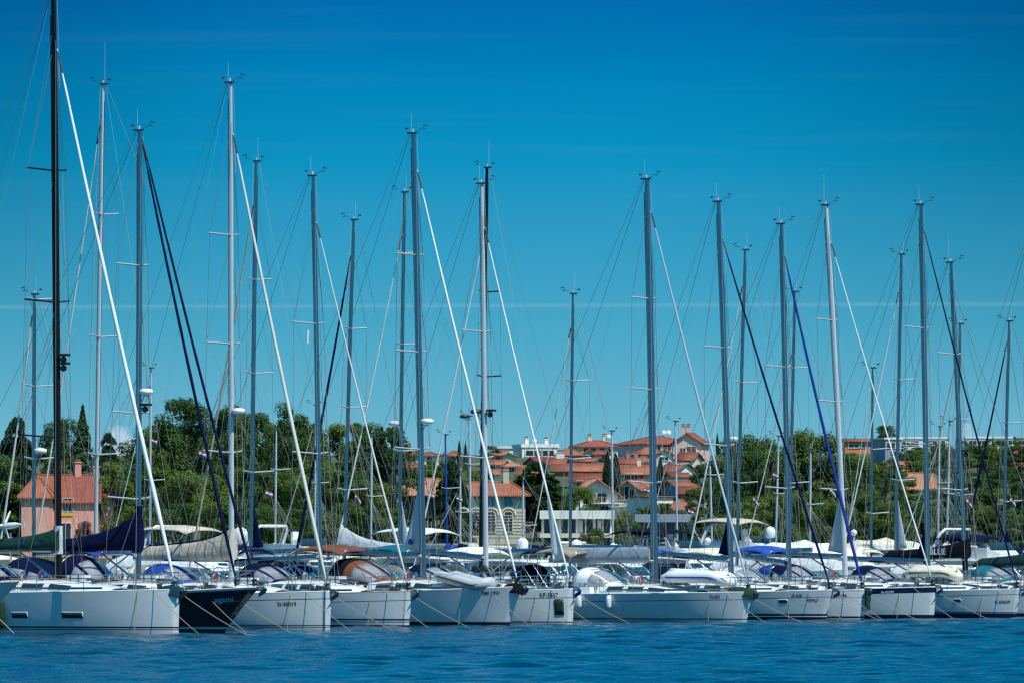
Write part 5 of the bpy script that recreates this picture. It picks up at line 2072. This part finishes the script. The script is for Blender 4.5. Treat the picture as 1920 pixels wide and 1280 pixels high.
# hillside
HOUSES = [
    ('modern white house with flat roof and wide dark windows on the hilltop', 962, 1046, 832, 838, 858, 'flat', 'o', 'white', 12, 9, ((-.35, .45, 3.6, 1.3), (.45, .45, 2.6, 1.3)), dict(chim=((-.5, .9), (.6, .7)), dish=(-.1,), sidewin=((-.3, .5, .9, 1.2), (.3, .5, .9, 1.2)))),
    ('low white flat roofed house beside the modern hilltop house', 926, 964, 836, 840, 856, 'flat', 'o', 'white', 0, 8, (), {}),
    ('orange roofed cottage with pale walls on the slope beside the silver mast', 918, 946, 862, 870, 882, 'gable_x', 'o', 'cream', -10, 7, W2(.0), {}),
    ('pale cottage with a low tan roof under the cream gabled cottage', 944, 976, 866, 873, 886, 'hip', 'p', 'white', 8, 7, W2(-.4, .3), {}),
    ('white walled cottage with orange roof just above the big cedar', 905, 930, 880, 888, 900, 'gable_x', 'o', 'white', 0, 7, W2(.2), {}),
    ('small cottage with orange roof half covered by the cedar top', 922, 948, 845, 852, 864, 'gable_x', 'o', 'cream', 0, 6, (), {}),
    ('cream gabled cottage below the modern hilltop house', 942, 966, 848, 854, 868, 'gable_y', 'p', 'cream', 0, 7, (), {}),
    ('wide house with red hip roof and two chimneys behind the lone short mast', 1072, 1162, 825, 836, 860, 'hip', 'r', 'cream', 10, 10, W2(-.7, -.35, .1, .55), dict(chim=((-.3, .6), (.45, .7)), dish=(.65,))),
    ('orange roofed house stepping down from the wide red hip roof', 1043, 1092, 840, 852, 868, 'hip', 'o', 'brick', 0, 8, W2(.3), dict()),
    ('cream gabled house with a dark loggia opening under its gable', 1090, 1120, 842, 850, 866, 'gable_y', 'o', 'cream', 0, 8, ((0, .5, 2.2, 1.1),), dict()),
    ('small red roofed house between the cream gable and the cypresses', 1114, 1142, 844, 850, 870, 'hip', 'r', 'cream', 0, 7, W2(.4), dict(dish=())),
    ('red roofed house with a blue shaded gable end', 983, 1040, 856, 872, 880, 'gable_x', 'r', 'bluegrey', 24, 9, (), dict(chim=((-.2, .6),))),  # shadow blue of the gable end put into the wall colour
    ('white fronted house whose red roof sits behind the white genoa', 1018, 1066, 858, 870, 884, 'gable_x', 'r', 'white', -8, 8, W2(.3), dict(chim=((.3, .8), (.7, .8)))),
    ('orange roofed house standing in front of the blue gabled one', 972, 1016, 874, 893, 902, 'gable_x', 'o', 'brick', 0, 9, (), dict()),
    ('long low house with orange roof and a dark triangular dormer', 1040, 1136, 869, 881, 894, 'gable_x', 'o', 'brick', 0, 9, W2(-.2, .6), dict(ov=.9)),
    ('white house with an outside stair ramp above the long orange roof', 1078, 1130, 858, 864, 878, 'gable_x', 'r', 'white', -14, 8, W2(.5), dict()),
    ('small maroon roofed house just above the white gabled villa', 1072, 1132, 888, 902, 914, 'gable_x', 'b', 'cream', 0, 8, W2(-.5), dict()),
    ('white gabled villa with a long balcony under its sloping roof', 1066, 1158, 897, 925, 962, 'gable_y', 'p', 'white', 6, 10, ((.25, .72, 1.5, 1.9), (-.4, .72, 1.3, 1.6), (.4, .22, 1.6, 2.0), (-.1, .22, 1.6, 2.0)), dict(balcony=(.42, .52, 5.2, 1.3), ov=.9)),
    ('large apartment house with a wide red hip roof and lilac shaded side', 1160, 1302, 817, 831, 866, 'hip', 'r', 'lilac', 26, 13, ((-.6, .74, 2.0, 1.5), (-.15, .74, 2.0, 1.5), (.25, .74, 2.4, 1.5), (.7, .74, 2.0, 1.5), (-.4, .3, 1.2, 1.3)), dict(chim=((-.1, .4),), dish=(-.2, .3, .5), balcony=(.3, .55, 8, 1.2))),  # lilac wall colour takes in the purple-blue shade of one side
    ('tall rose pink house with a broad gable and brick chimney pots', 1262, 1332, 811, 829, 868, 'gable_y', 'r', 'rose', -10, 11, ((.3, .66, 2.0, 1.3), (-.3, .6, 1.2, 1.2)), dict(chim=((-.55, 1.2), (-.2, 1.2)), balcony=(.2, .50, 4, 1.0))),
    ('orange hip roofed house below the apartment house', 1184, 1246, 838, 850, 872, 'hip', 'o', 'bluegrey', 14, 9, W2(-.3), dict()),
    ('white gabled house with a wide dark window in front of the pink house', 1231, 1260, 841, 850, 872, 'gable_y', 'p', 'white', 0, 8, ((0, .58, 1.9, .8),), dict()),
    ('brown roofed cottage with a cream gable below the pink house', 1268, 1318, 848, 861, 876, 'gable_x', 'b', 'cream', -16, 8, W2(.4), dict()),
    ('small orange hip roof tucked between the cypress and the white gable', 1193, 1222, 855, 864, 876, 'hip', 'o', 'white', 0, 7, (), dict()),
    ('row house with red roof and two chimneys behind the cypress', 1156, 1200, 858, 868, 878, 'gable_x', 'r', 'brick', 0, 7, (), dict(chim=((.0, .8), (.7, .8)))),
    ('long cream house with orange roof and a brown shaded loggia', 1152, 1217, 872, 887, 902, 'gable_x', 'o', 'cream', 0, 9, ((.15, .5, 3.6, 1.5),), dict(chim=((.45, .9),), ov=.8)),
    ('brown roofed house with a white slanted gable behind the slim mast', 1244, 1300, 866, 882, 896, 'gable_x', 'b', 'white', -24, 9, W2(.2), dict()),
    ('small house with brown roof low between the slim mast and trees', 1250, 1292, 886, 893, 902, 'gable_x', 'b', 'white', 12, 7, (), dict()),
    ('bright orange roofed house beside the tall round topped cypress', 1246, 1302, 901, 914, 936, 'gable_x', 'o', 'bluegrey', 16, 10, W2(-.4), dict(chim=())),  # blue shadow on the gable painted as the wall colour
    ('house with a red lower roof standing against the dark trees', 1276, 1310, 911, 924, 938, 'gable_x', 'r', 'brick', 0, 8, (), dict()),
    ('stone coloured house with brown loggia and orange roof by the cypresses', 1162, 1214, 900, 913, 944, 'gable_y', 'o', 'tan', -12, 9, ((-.35, .66, 1.6, 2.2), (.4, .6, .9, 1.4)), dict(ov=.8)),
    ('orange roof peeking out above the stone coloured house', 1180, 1224, 898, 912, 926, 'hip', 'o', 'cream', 0, 8, (), dict()),
    ('white lean roofed outbuilding with a blue shaded side', 1178, 1262, 929, 932, 968, 'mono', 'b', 'white', 22, 9, ((.1, .5, .9, 1.2),), dict(ov=.3)),
    ('small house with orange hip roof above the grey pavilion', 1254, 1306, 936, 954, 970, 'hip', 'o', 'cream', 0, 8, (), dict()),
    ('white house with red roofs between the two leftmost villa masts', 752, 782, 846, 852, 870, 'gable_x', 'r', 'white', 0, 8, ((-.3, .6, 1.3, 1.1), (.5, .5, 1.0, 1.2)), dict(chim=((0, .9),))),
    ('orange roofed cottage above the dark ivy slope', 751, 784, 868, 879, 888, 'gable_x', 'o', 'white', 0, 7, (), dict()),
    ('brown roofed house with white terrace beside the badged sail', 786, 822, 847, 853, 872, 'hip', 'b', 'white', 0, 8, W2(.1), dict()),
    ('yellow ochre house with a brown hip roof behind the villa trees', 838, 866, 845, 853, 866, 'hip', 'b', 'ochre', 0, 8, W2(.0), dict()),
    ('pale house half hidden in the conifers beyond the pink house', 226, 252, 862, 868, 878, 'gable_x', 'p', 'rose', 0, 8, W2(.2), dict()),
    ('long building with red roof strip and teal windows on the skyline', 1584, 1634, 821, 828, 846, 'mono', 'r', 'orange', 0, 9, ((-.3, .6, 2.4, .9), (.3, .6, 1.4, .9)), dict()),
    ('tall blue grey house on the wooded skyline', 1637, 1690, 820, 823, 868, 'flat', 'o', 'bluegrey', 14, 10, ((-.3, .75, 1.8, 1.2), (.3, .75, 1.8, 1.2), (0, .4, 1.4, 1.2)), dict()),
    ('long white modern house just past the blue grey one', 1686, 1730, 819, 822, 838, 'flat', 'o', 'white', 0, 8, ((-.4, .5, 2.0, 1.0), (.3, .5, 2.0, 1.0)), dict()),
    ('white modern house with a green planted roof', 1736, 1778, 819, 822, 838, 'flat', 'o', 'white', 0, 8, ((-.4, .5, 2.0, 1.1), (.4, .5, 1.6, 1.1)), dict()),
    ('flat white modern house with recessed windows on the skyline', 1812, 1860, 818, 821, 838, 'flat', 'o', 'white', 0, 8, ((-.5, .5, 1.8, 1.0), (.2, .5, 1.8, 1.0)), dict()),
    ('boxy white framed house beside the last mast', 1863, 1902, 818, 821, 838, 'flat', 'o', 'white', 0, 8, ((-.4, .5, 1.7, 1.1), (.4, .5, 1.7, 1.1)), dict()),
    ('dark grey flat house at the edge of the frame', 1902, 1940, 818, 821, 838, 'flat', 'o', 'grey', 0, 8, ((-.3, .5, 1.4, 1.0),), dict(side_wall='grey')),
    ('house with stacked orange roofs and roof windows in the wood', 1658, 1722, 864, 882, 896, 'gable_x', 'p', 'cream', -8, 9, W2(.2), dict(chim=((-.2, .6),))),
    ('house with a broad terracotta hip roof sunk in the dark wood', 1688, 1754, 886, 916, 922, 'hip', 'p', 'brick', 0, 11, (), dict(ridge=3.0)),
    ('low orange roof just showing below the broad terracotta roof', 1754, 1804, 916, 924, 934, 'gable_x', 'o', 'brick', 0, 7, (), dict()),
    ('cream house with red roof and red lower terrace by the frame edge', 1888, 1934, 836, 848, 872, 'hip', 'r', 'cream', 0, 9, ((-.1, .5, .8, 1.3),), dict()),
    ('red roofed house with blue solar panels under the cream house', 1884, 1926, 864, 882, 890, 'gable_x', 'r', 'brick', 0, 8, (), dict()),
    ('small house with red roof between the trees beside the slim mast', 1448, 1478, 918, 934, 948, 'gable_x', 'r', 'cream', 0, 7, (), dict()),
    ('pale cottage glimpsed through the poplars', 1386, 1412, 912, 922, 934, 'gable_x', 'o', 'cream', 0, 7, (), dict()),
    ('cream cottage with a gabled front among the dark bushes', 1322, 1354, 919, 930, 952, 'gable_y', 'p', 'cream', 0, 7, W2(-.2), dict()),
]
for (lb, x0, x1, yr, ye, yb, rf, tl, wl_, yw, dp, ws, kw) in HOUSES:
    lb = lb.replace('two leftmost villa masts', 'two masts by the badged sail')
    house(lb, x0, x1, yr, ye, yb, rf, tl, wl_, yw, dp, None, ws, **kw)

# ------------------------------------------------------------------ trees
def leaf_mat(name, dark, mid, light):
    m = bpy.data.materials.new(name)
    m.use_nodes = True
    N, L = m.node_tree.nodes, m.node_tree.links
    b = N['Principled BSDF']
    b.inputs['Roughness'].default_value = .6
    b.inputs['Specular IOR Level'].default_value = .25
    a = N.new('ShaderNodeAttribute')
    a.attribute_name = 'tone'
    oi = N.new('ShaderNodeObjectInfo')
    ad = N.new('ShaderNodeMath'); ad.operation = 'MULTIPLY_ADD'
    L.new(oi.outputs['Random'], ad.inputs[0]); ad.inputs[1].default_value = .35
    L.new(a.outputs['Fac'], ad.inputs[2])
    r = N.new('ShaderNodeValToRGB')
    e = r.color_ramp.elements
    e[0].position, e[0].color = .1, dark + (1,)
    e[1].position, e[1].color = 1.15 if False else 1.0, light + (1,)
    k = e.new(.6); k.color = mid + (1,)
    L.new(ad.outputs[0], r.inputs[0])
    L.new(r.outputs[0], b.inputs['Base Color'])
    tr = N.new('ShaderNodeBsdfTranslucent')
    L.new(r.outputs[0], tr.inputs[0])
    mx = N.new('ShaderNodeMixShader')
    mx.inputs[0].default_value = .28
    L.new(b.outputs[0], mx.inputs[1]); L.new(tr.outputs[0], mx.inputs[2])
    L.new(mx.outputs[0], N['Material Output'].inputs[0])
    return m


LEAF = dict(broad=leaf_mat('broad_leaves', (.030, .070, .014), (.080, .140, .020), (.165, .22, .03)),
            pine=leaf_mat('pine_needles', (.022, .062, .015), (.060, .122, .022), (.135, .195, .03)),
            cedar=leaf_mat('cedar_needles', (.016, .050, .022), (.040, .094, .034), (.085, .145, .04)),
            light=leaf_mat('fresh_leaves', (.045, .085, .012), (.10, .17, .022), (.19, .26, .035)),
            cyp=leaf_mat('cypress_needles', (.008, .022, .010), (.016, .042, .016), (.032, .064, .022)),
            red=leaf_mat('purple_leaves', (.06, .018, .016), (.13, .03, .028), (.22, .06, .05)))
BARK = mat('bark', (.10, .075, .055), .95, var=.25, scale=6)


def leaves_to_mesh(name, C, Nn, S, T, m, fz=1.0):
    rng = np.random.default_rng(len(C))
    n = len(C)
    Nn = Nn / (np.linalg.norm(Nn, axis=1, keepdims=True) + 1e-9)
    r = rng.normal(size=(n, 3))
    u = np.cross(Nn, r)
    u /= np.linalg.norm(u, axis=1, keepdims=True) + 1e-9
    w = np.cross(Nn, u)
    S = S[:, None]
    Z_ = np.array([1, 1, fz])      # crowns are stretched to the tree's height: keep the leaf sprays in proportion
    u, w, Nn = u * Z_, w * Z_, Nn * Z_
    V = np.stack([C + u * S, C + w * S * .55 + Nn * S * .15, C - u * S, C - w * S * .55 + Nn * S * .15], 1).reshape(-1, 3)
    me = bpy.data.meshes.new(name)
    me.from_pydata(V.tolist(), [], np.arange(4 * n).reshape(-1, 4).tolist())
    a = me.attributes.new('tone', 'FLOAT', 'POINT')
    a.data.foreach_set('value', np.repeat(T, 4).astype(np.float32))
    me.materials.append(m)
    return me


def crown(kind, seed):
    rng = np.random.default_rng(seed * 17 + len(kind))
    C, Nn, S, T = [], [], [], []

    def blob(c, r, n, s, tone, up=.35, shell=.45):
        d = rng.normal(size=(n, 3))
        d /= np.linalg.norm(d, axis=1, keepdims=True)
        rad = (1 - shell * rng.random(n) ** 1.6)[:, None]
        jit = 1 + .25 * np.sin(d[:, :1] * 5 + seed) * np.cos(d[:, 1:2] * 6)
        C.append(np.array(c) + d * rad * np.array(r) * jit)
        Nn.append(d + rng.normal(size=(n, 3)) * .55 + np.array([0, 0, up + .25]))
        S.append(s * (.6 + .8 * rng.random(n)))
        T.append(np.clip(tone + rng.normal(size=n) * .13, 0, 1))
    if kind in ('broad', 'light', 'red'):
        nb = 34
        for i in range(nb):
            a = rng.random() * 6.28
            z = rng.random() ** .8
            rr = .40 * math.sqrt(max(0.05, 1 - (abs(z - .42) / .62) ** 2.2)) * (.55 + .45 * rng.random())
            k = .085 + .07 * rng.random()
            blob((rr * math.cos(a), rr * math.sin(a), .12 + .80 * z), (k * 1.2, k * 1.2, k * .62), 380, .0195, .18 + .5 * rng.random())
    elif kind == 'pine':
        nb = 40
        for i in range(nb):
            a = rng.random() * 6.28
            z = rng.random() ** .65
            rr = .43 * math.sqrt(max(.04, 1 - (abs(z - .45) / .62) ** 2)) * (.45 + .55 * rng.random())
            k = .07 + .055 * rng.random()
            blob((rr * math.cos(a), rr * math.sin(a), .14 + .80 * z), (k * 1.45, k * 1.45, k * .50), 360, .0178, .15 + .45 * rng.random(), .5)
    elif kind == 'cedar':
        for t in range(17):
            z = .14 + .80 * t / 16 + rng.normal() * .012
            R_ = .5 * (1 - .80 * (t / 16) ** 1.35) * (.82 + .3 * rng.random())
            for b in range(8 if t < 13 else 6):
                a = rng.random() * 6.28
                L_ = R_ * (.6 + .4 * rng.random())
                n = int(170 + 260 * L_)
                u = rng.random(n) ** .7
                sp = (rng.random(n) - .5) * .22 * (.3 + u)
                x = L_ * u * np.cos(a + sp)
                y = L_ * u * np.sin(a + sp)
                zz = z + .03 * np.sin(u * 2.4) - .045 * u ** 2 + rng.normal(size=n) * .009
                C.append(np.stack([x, y, zz], 1))
                Nn.append(rng.normal(size=(n, 3)) * .5 + np.array([0, 0, 1.0]))
                S.append(.024 * (.6 + .8 * rng.random(n)))
                T.append(np.clip(.2 + .4 * rng.random() + rng.normal(size=n) * .12, 0, 1))
    elif kind == 'spruce':
        n = 5200
        z = rng.random(n) ** .75
        a = rng.random(n) * 6.28
        lay = np.sin(z * 70 + 3 * np.sin(a * 2)) * .5 + .5
        R_ = .62 * (1 - z) ** .85 * (.55 + .45 * lay) * (.8 + .35 * np.sin(a * 5 + z * 30) ** 2)
        u = rng.random(n) ** .45
        C.append(np.stack([R_ * u * np.cos(a), R_ * u * np.sin(a), .04 + .95 * z - .05 * u], 1))
        Nn.append(np.stack([np.cos(a), np.sin(a), .6 + 0 * a], 1) + rng.normal(size=(n, 3)) * .5)
        S.append(.034 * (.6 + .8 * rng.random(n)))
        T.append(np.clip(.1 + .5 * lay * rng.random(n), 0, 1))
    elif kind == 'cyp':
        n = 4200
        z = rng.random(n)
        a = rng.random(n) * 6.28
        R_ = .5 * np.minimum(1, (1 - z) * 2.2) ** .7 * np.minimum(1, .55 + z * 2) * (.78 + .25 * np.sin(a * 4 + z * 18) ** 2)
        u = 1 - .35 * rng.random(n) ** 2
        C.append(np.stack([R_ * u * np.cos(a), R_ * u * np.sin(a), .02 + .97 * z], 1))
        Nn.append(np.stack([np.cos(a), np.sin(a), .2 + 0 * a], 1) + rng.normal(size=(n, 3)) * .4)
        S.append(.10 * (.6 + .8 * rng.random(n)))
        T.append(np.clip(.3 + rng.normal(size=n) * .2, 0, 1))
    return leaves_to_mesh('crown_' + kind, np.concatenate(C), np.concatenate(Nn), np.concatenate(S), np.concatenate(T), LEAF[kind], dict(cyp=.2, spruce=.42, cedar=.9).get(kind, .58))


CROWN = {k: [crown(k, s_) for s_ in range(4 if k in ('broad', 'pine') else 2)] for k in LEAF}


def trunk_mesh():
    mb = MB()
    mb.tube([(0, 0, -.06), (.01, .0, .2), (-.012, .01, .5), (.0, 0, .86)], [.030, .024, .016, .004], 8)
    rng = random.Random(4)
    for i in range(9):
        z = .22 + .07 * i
        a = rng.random() * 6.28
        r = .34 * (1 - abs(z - .45))
        mb.tube([(0, 0, z), (r * .5 * math.cos(a), r * .5 * math.sin(a), z + .05), (r * math.cos(a), r * math.sin(a), z + .13)], [.011, .007, .002], 5)
    return mb.mesh('trunk', BARK)


TRUNK = trunk_mesh()
rt = random.Random(11)
NAME = dict(broad='broadleaf_tree', pine='pine_tree', cedar='cedar_tree', spruce='conifer_tree', cyp='cypress_tree', light='leafy_tree', red='purple_shrub')
LEAF['spruce'] = LEAF['cedar']
CROWN['spruce'] = [crown('spruce', s_) for s_ in range(2)]


def tree(kind, px, top, wpx, D, label, group=None, base=None):
    z0 = zland(D) if base is None else zat(base, D)
    h = zat(top, D) - z0
    w = wpx * D / F
    root = thing(NAME[kind], label, 'tree' if h > 3.2 else 'shrub', ((px - 960) * D / F, D, z0 - .1), rt.random() * 6.28, group)
    if h <= 3.2:
        root.name = 'shrub'
    for nm, me in (('trunk', TRUNK), ('crown', rt.choice(CROWN[kind]))):
        o = bpy.data.objects.new(nm, me)
        COL.objects.link(o)
        o.parent = root
        o.scale = (w, w, h * 1.03) if nm == 'crown' else (min(w, h * .8), min(w, h * .8), h)
    return root


# trees one can point at
for a in [
    ('spruce', 155, 760, 108, 900, 'pointed dark conifer rising highest between the black mast and the silver mast'),
    ('cedar', 30, 776, 150, 880, 'dark cedar with layered boughs at the edge of the frame'),
    ('cedar', 203, 812, 112, 930, 'thin dark cedar with drooping layers beside the small cloud'),
    ('pine', 100, 792, 80, 905, 'rounded pine right behind the black mast'),
    ('pine', 128, 782, 60, 915, 'narrow pine between the black mast and the pointed conifer'),
    ('pine', 347, 745, 150, 880, 'tallest rounded pine, its dome crossed by the navy genoa'),
    ('pine', 428, 756, 95, 890, 'yellowish topped pine behind the white mast with the beige bag'),
    ('pine', 541, 757, 105, 885, 'tall dark pine dome behind the white genoa of the beige bag yacht'),
    ('pine', 482, 772, 95, 900, 'ragged dark pine between two tall domed pines'),
    ('spruce', 716, 800, 90, 905, 'spiky dark conifer at the end of the dense wood'),
    ('cyp', 736, 805, 13, 930, 'thin lone cypress beside the low radome'),
    ('red', 158, 974, 44, 800, 'purple leaved shrub climbing in front of the pink house'),
    ('cedar', 1005, 860, 185, 912, 'big spreading cedar in front of the red roofs'),
    ('cedar', 848, 862, 120, 880, 'dark spreading cedar hiding the shaded villa wing'),
    ('light', 1086, 904, 84, 905, 'fresh green acacia before the white gabled villa'),
    ('cyp', 1139, 848, 19, 1120, 'left hand cypress'),
    ('cyp', 1154, 850, 19, 1125, 'b'),
    ('cyp', 1238, 860, 17, 1120, 'c'),
    ('spruce', 873, 828, 20, 1280, 'slim conifer pair member'),
    ('cyp', 861, 826, 8, 1290, 'd'),
    ('pine', 918, 834, 46, 1330, 'pine on the skyline just behind the black mast'),
    ('pine', 1662, 796, 52, 1500, 'lone dark pine standing on the skyline above the blue grey house'),
    ('broad', 1390, 803, 110, 900, 'rounded tree whose top touches the pale radome behind the navy genoa'),
    ('broad', 1523, 794, 150, 905, 'tallest green tree crossed by the bright blue genoa'),
    ('broad', 1447, 822, 95, 930, 'lower green tree between the navy and the blue genoa'),
    ('pine', 1330, 862, 75, 1040, 'layered pine just below the rose pink house'),
    ('cyp', 1603, 816, 5, 1530, 'tiny pointed cypress on the red roof skyline'),
    ('cyp', 1345, 812, 6, 1450, 'tiny dark cypress beside the rose pink house'),
]:
    lb = {'left hand cypress': 'dark cypress standing just in front of the slim grey mast', 'b': 'dark cypress on the far side of the slim grey mast',
          'c': 'single dark cypress with a white ball before it, beside the thick mast', 'slim conifer pair member': 'slim dark conifer next to the black radome mast',
          'd': 'needle thin cypress by the small white mast'}.get(a[5], a[5])
    tree(a[0], a[1], a[2], a[3], a[4], lb)

# the massed wood: trees that nothing tells apart share a label and a group
def wood(x0, x1, step, tops, kinds, D0, D1, wid, label, group):
    x = x0
    i = 0
    while x < x1:
        k = kinds[i % len(kinds)]
        f = (x - x0) / max(1, x1 - x0) * (len(tops) - 1)
        j = min(int(f), len(tops) - 2) if len(tops) > 1 else 0
        ty = tops[j] + (tops[min(j + 1, len(tops) - 1)] - tops[j]) * (f - j)
        tree(k, x + rt.uniform(-.25, .25) * step, ty + rt.uniform(-9, 9), wid * rt.uniform(.85, 1.2), rt.uniform(D0, D1), label, group)
        x += step
        i += 1


wood(-120, 70, 42, (830, 850), ('cedar', 'pine'), 840, 870, 90, 'dark tree in the gloom behind the low mast and pink house', 'dark trees at the pink house')
wood(186, 300, 34, (880, 850, 830), ('broad', 'light', 'pine'), 850, 880, 85, 'green tree between the pink house and the big pines', 'green trees beside the pink house')
wood(275, 730, 44, (806, 778, 800, 780, 776, 794, 784, 782, 815), ('pine', 'pine', 'broad'), 900, 940, 128, 'pine in the tall dense wood behind the marina', 'pines of the tall wood')
wood(260, 740, 44, (900, 870, 880, 860, 890, 860, 880, 900), ('broad', 'pine', 'broad', 'light'), 830, 870, 105, 'sunlit tree in the middle tier of the dense wood', 'sunlit middle trees of the tall wood')
wood(250, 760, 40, (945, 930, 950, 940), ('broad', 'broad', 'pine'), 780, 815, 85, 'low bushy tree along the foot of the dense wood', 'low trees at the foot of the wood')
wood(785, 925, 24, (866, 864, 868, 872, 876), ('broad', 'light', 'pine'), 1160, 1230, 40, 'rounded bush on the slope between the ochre house and the villa', 'bushes on the slope above the villa wing')
wood(755, 905, 30, (885, 890, 868, 880), ('broad', 'light'), 1000, 1060, 60, 'leafy tree on the ivy slope above the villa roofs', 'trees on the slope above the villa')
wood(935, 1060, 36, (893, 898, 905), ('light', 'broad'), 960, 985, 52, 'green tree behind the big cedar', 'trees behind the big cedar')
wood(1098, 1130, 18, (985, 990), ('broad',), 800, 830, 44, 'round dark bush at the end of the pavilion terrace', 'round bushes at the pavilion end')
wood(1152, 1190, 18, (972, 962, 972), ('light', 'broad'), 850, 875, 40, 'yellow green shrub in the gap between the two pavilions', 'shrubs between the pavilions')
wood(1198, 1300, 24, (952, 946, 952), ('broad', 'broad', 'pine'), 905, 930, 36, 'bushy tree growing above the grey pavilion roof', 'bushy trees above the grey pavilion')
wood(1205, 1235, 15, (872, 876), ('light',), 1290, 1310, 22, 'small light tree between the hill roofs by the thick mast', 'light trees between the hill roofs')
wood(1308, 1370, 24, (915, 900, 935), ('broad', 'pine'), 980, 1010, 55, 'dark tree below the brown roofed hill houses', 'dark trees below the hill houses')
wood(1308, 1400, 26, (960, 950), ('pine', 'broad'), 860, 890, 55, 'shadowy tree behind the thick white genoa foot', 'shadowy trees beside the grey pavilion')
wood(1375, 1670, 40, (850, 845, 860, 855, 870), ('broad', 'pine'), 890, 930, 95, 'green tree in the wood behind the blue genoa', 'green trees behind the blue genoa')
wood(1380, 1680, 36, (930, 920, 935, 925), ('light', 'broad', 'broad'), 820, 860, 80, 'bright leafy tree low in the wood behind the two navy genoas', 'bright low trees of the wood')
wood(1590, 1700, 34, (850, 858, 885), ('pine', 'broad'), 1100, 1160, 70, 'dark tree around the blue grey house', 'dark trees around the blue grey house')
wood(1700, 1950, 33, (836, 832, 830, 836, 866), ('pine', 'broad'), 1180, 1260, 75, 'dark tree in the wood under the skyline villas', 'dark trees under the skyline villas')
wood(1690, 1930, 27, (829, 826, 830), ('pine', 'broad'), 1400, 1440, 34, 'small dark tree in front of the white skyline villas', 'small trees before the skyline villas')
wood(1640, 2040, 38, (935, 930, 880, 880, 890), ('pine', 'cedar', 'pine'), 940, 1000, 85, 'deep green tree in the shaded wood by the frame edge', 'deep green trees of the shaded wood')
wood(1650, 2050, 36, (960, 950, 955, 945), ('pine', 'broad'), 820, 860, 80, 'low dark tree along the shore under the shaded wood', 'low dark shore trees')

# shore furniture
for px, top, lb in ((1841, 1015, 'taller white lamp post with an angled arm by the shore'), (1857, 1025, 'shorter white lamp post with an angled arm by the shore')):
    D = 640
    x = (px - 960) * D / F
    z = zat(top, D)
    mb = MB()
    mb.tube([(0, 0, 0), (0, 0, z - 1.5), (-.02, 0, z - 1.5 + .02)], .07, 7)
    root = thing('lamp_post', lb, 'lamp post', (x, D, 1.5))
    mb.build('post', M['aluw'], root)
    mb = MB()
    mb.box((-.35, 0, z - 1.5), (.8, .14, .08))
    mb.build('lamp_arm', M['aluw'], root)
print('objects', len(bpy.data.objects), 'meshes', len(bpy.data.meshes))
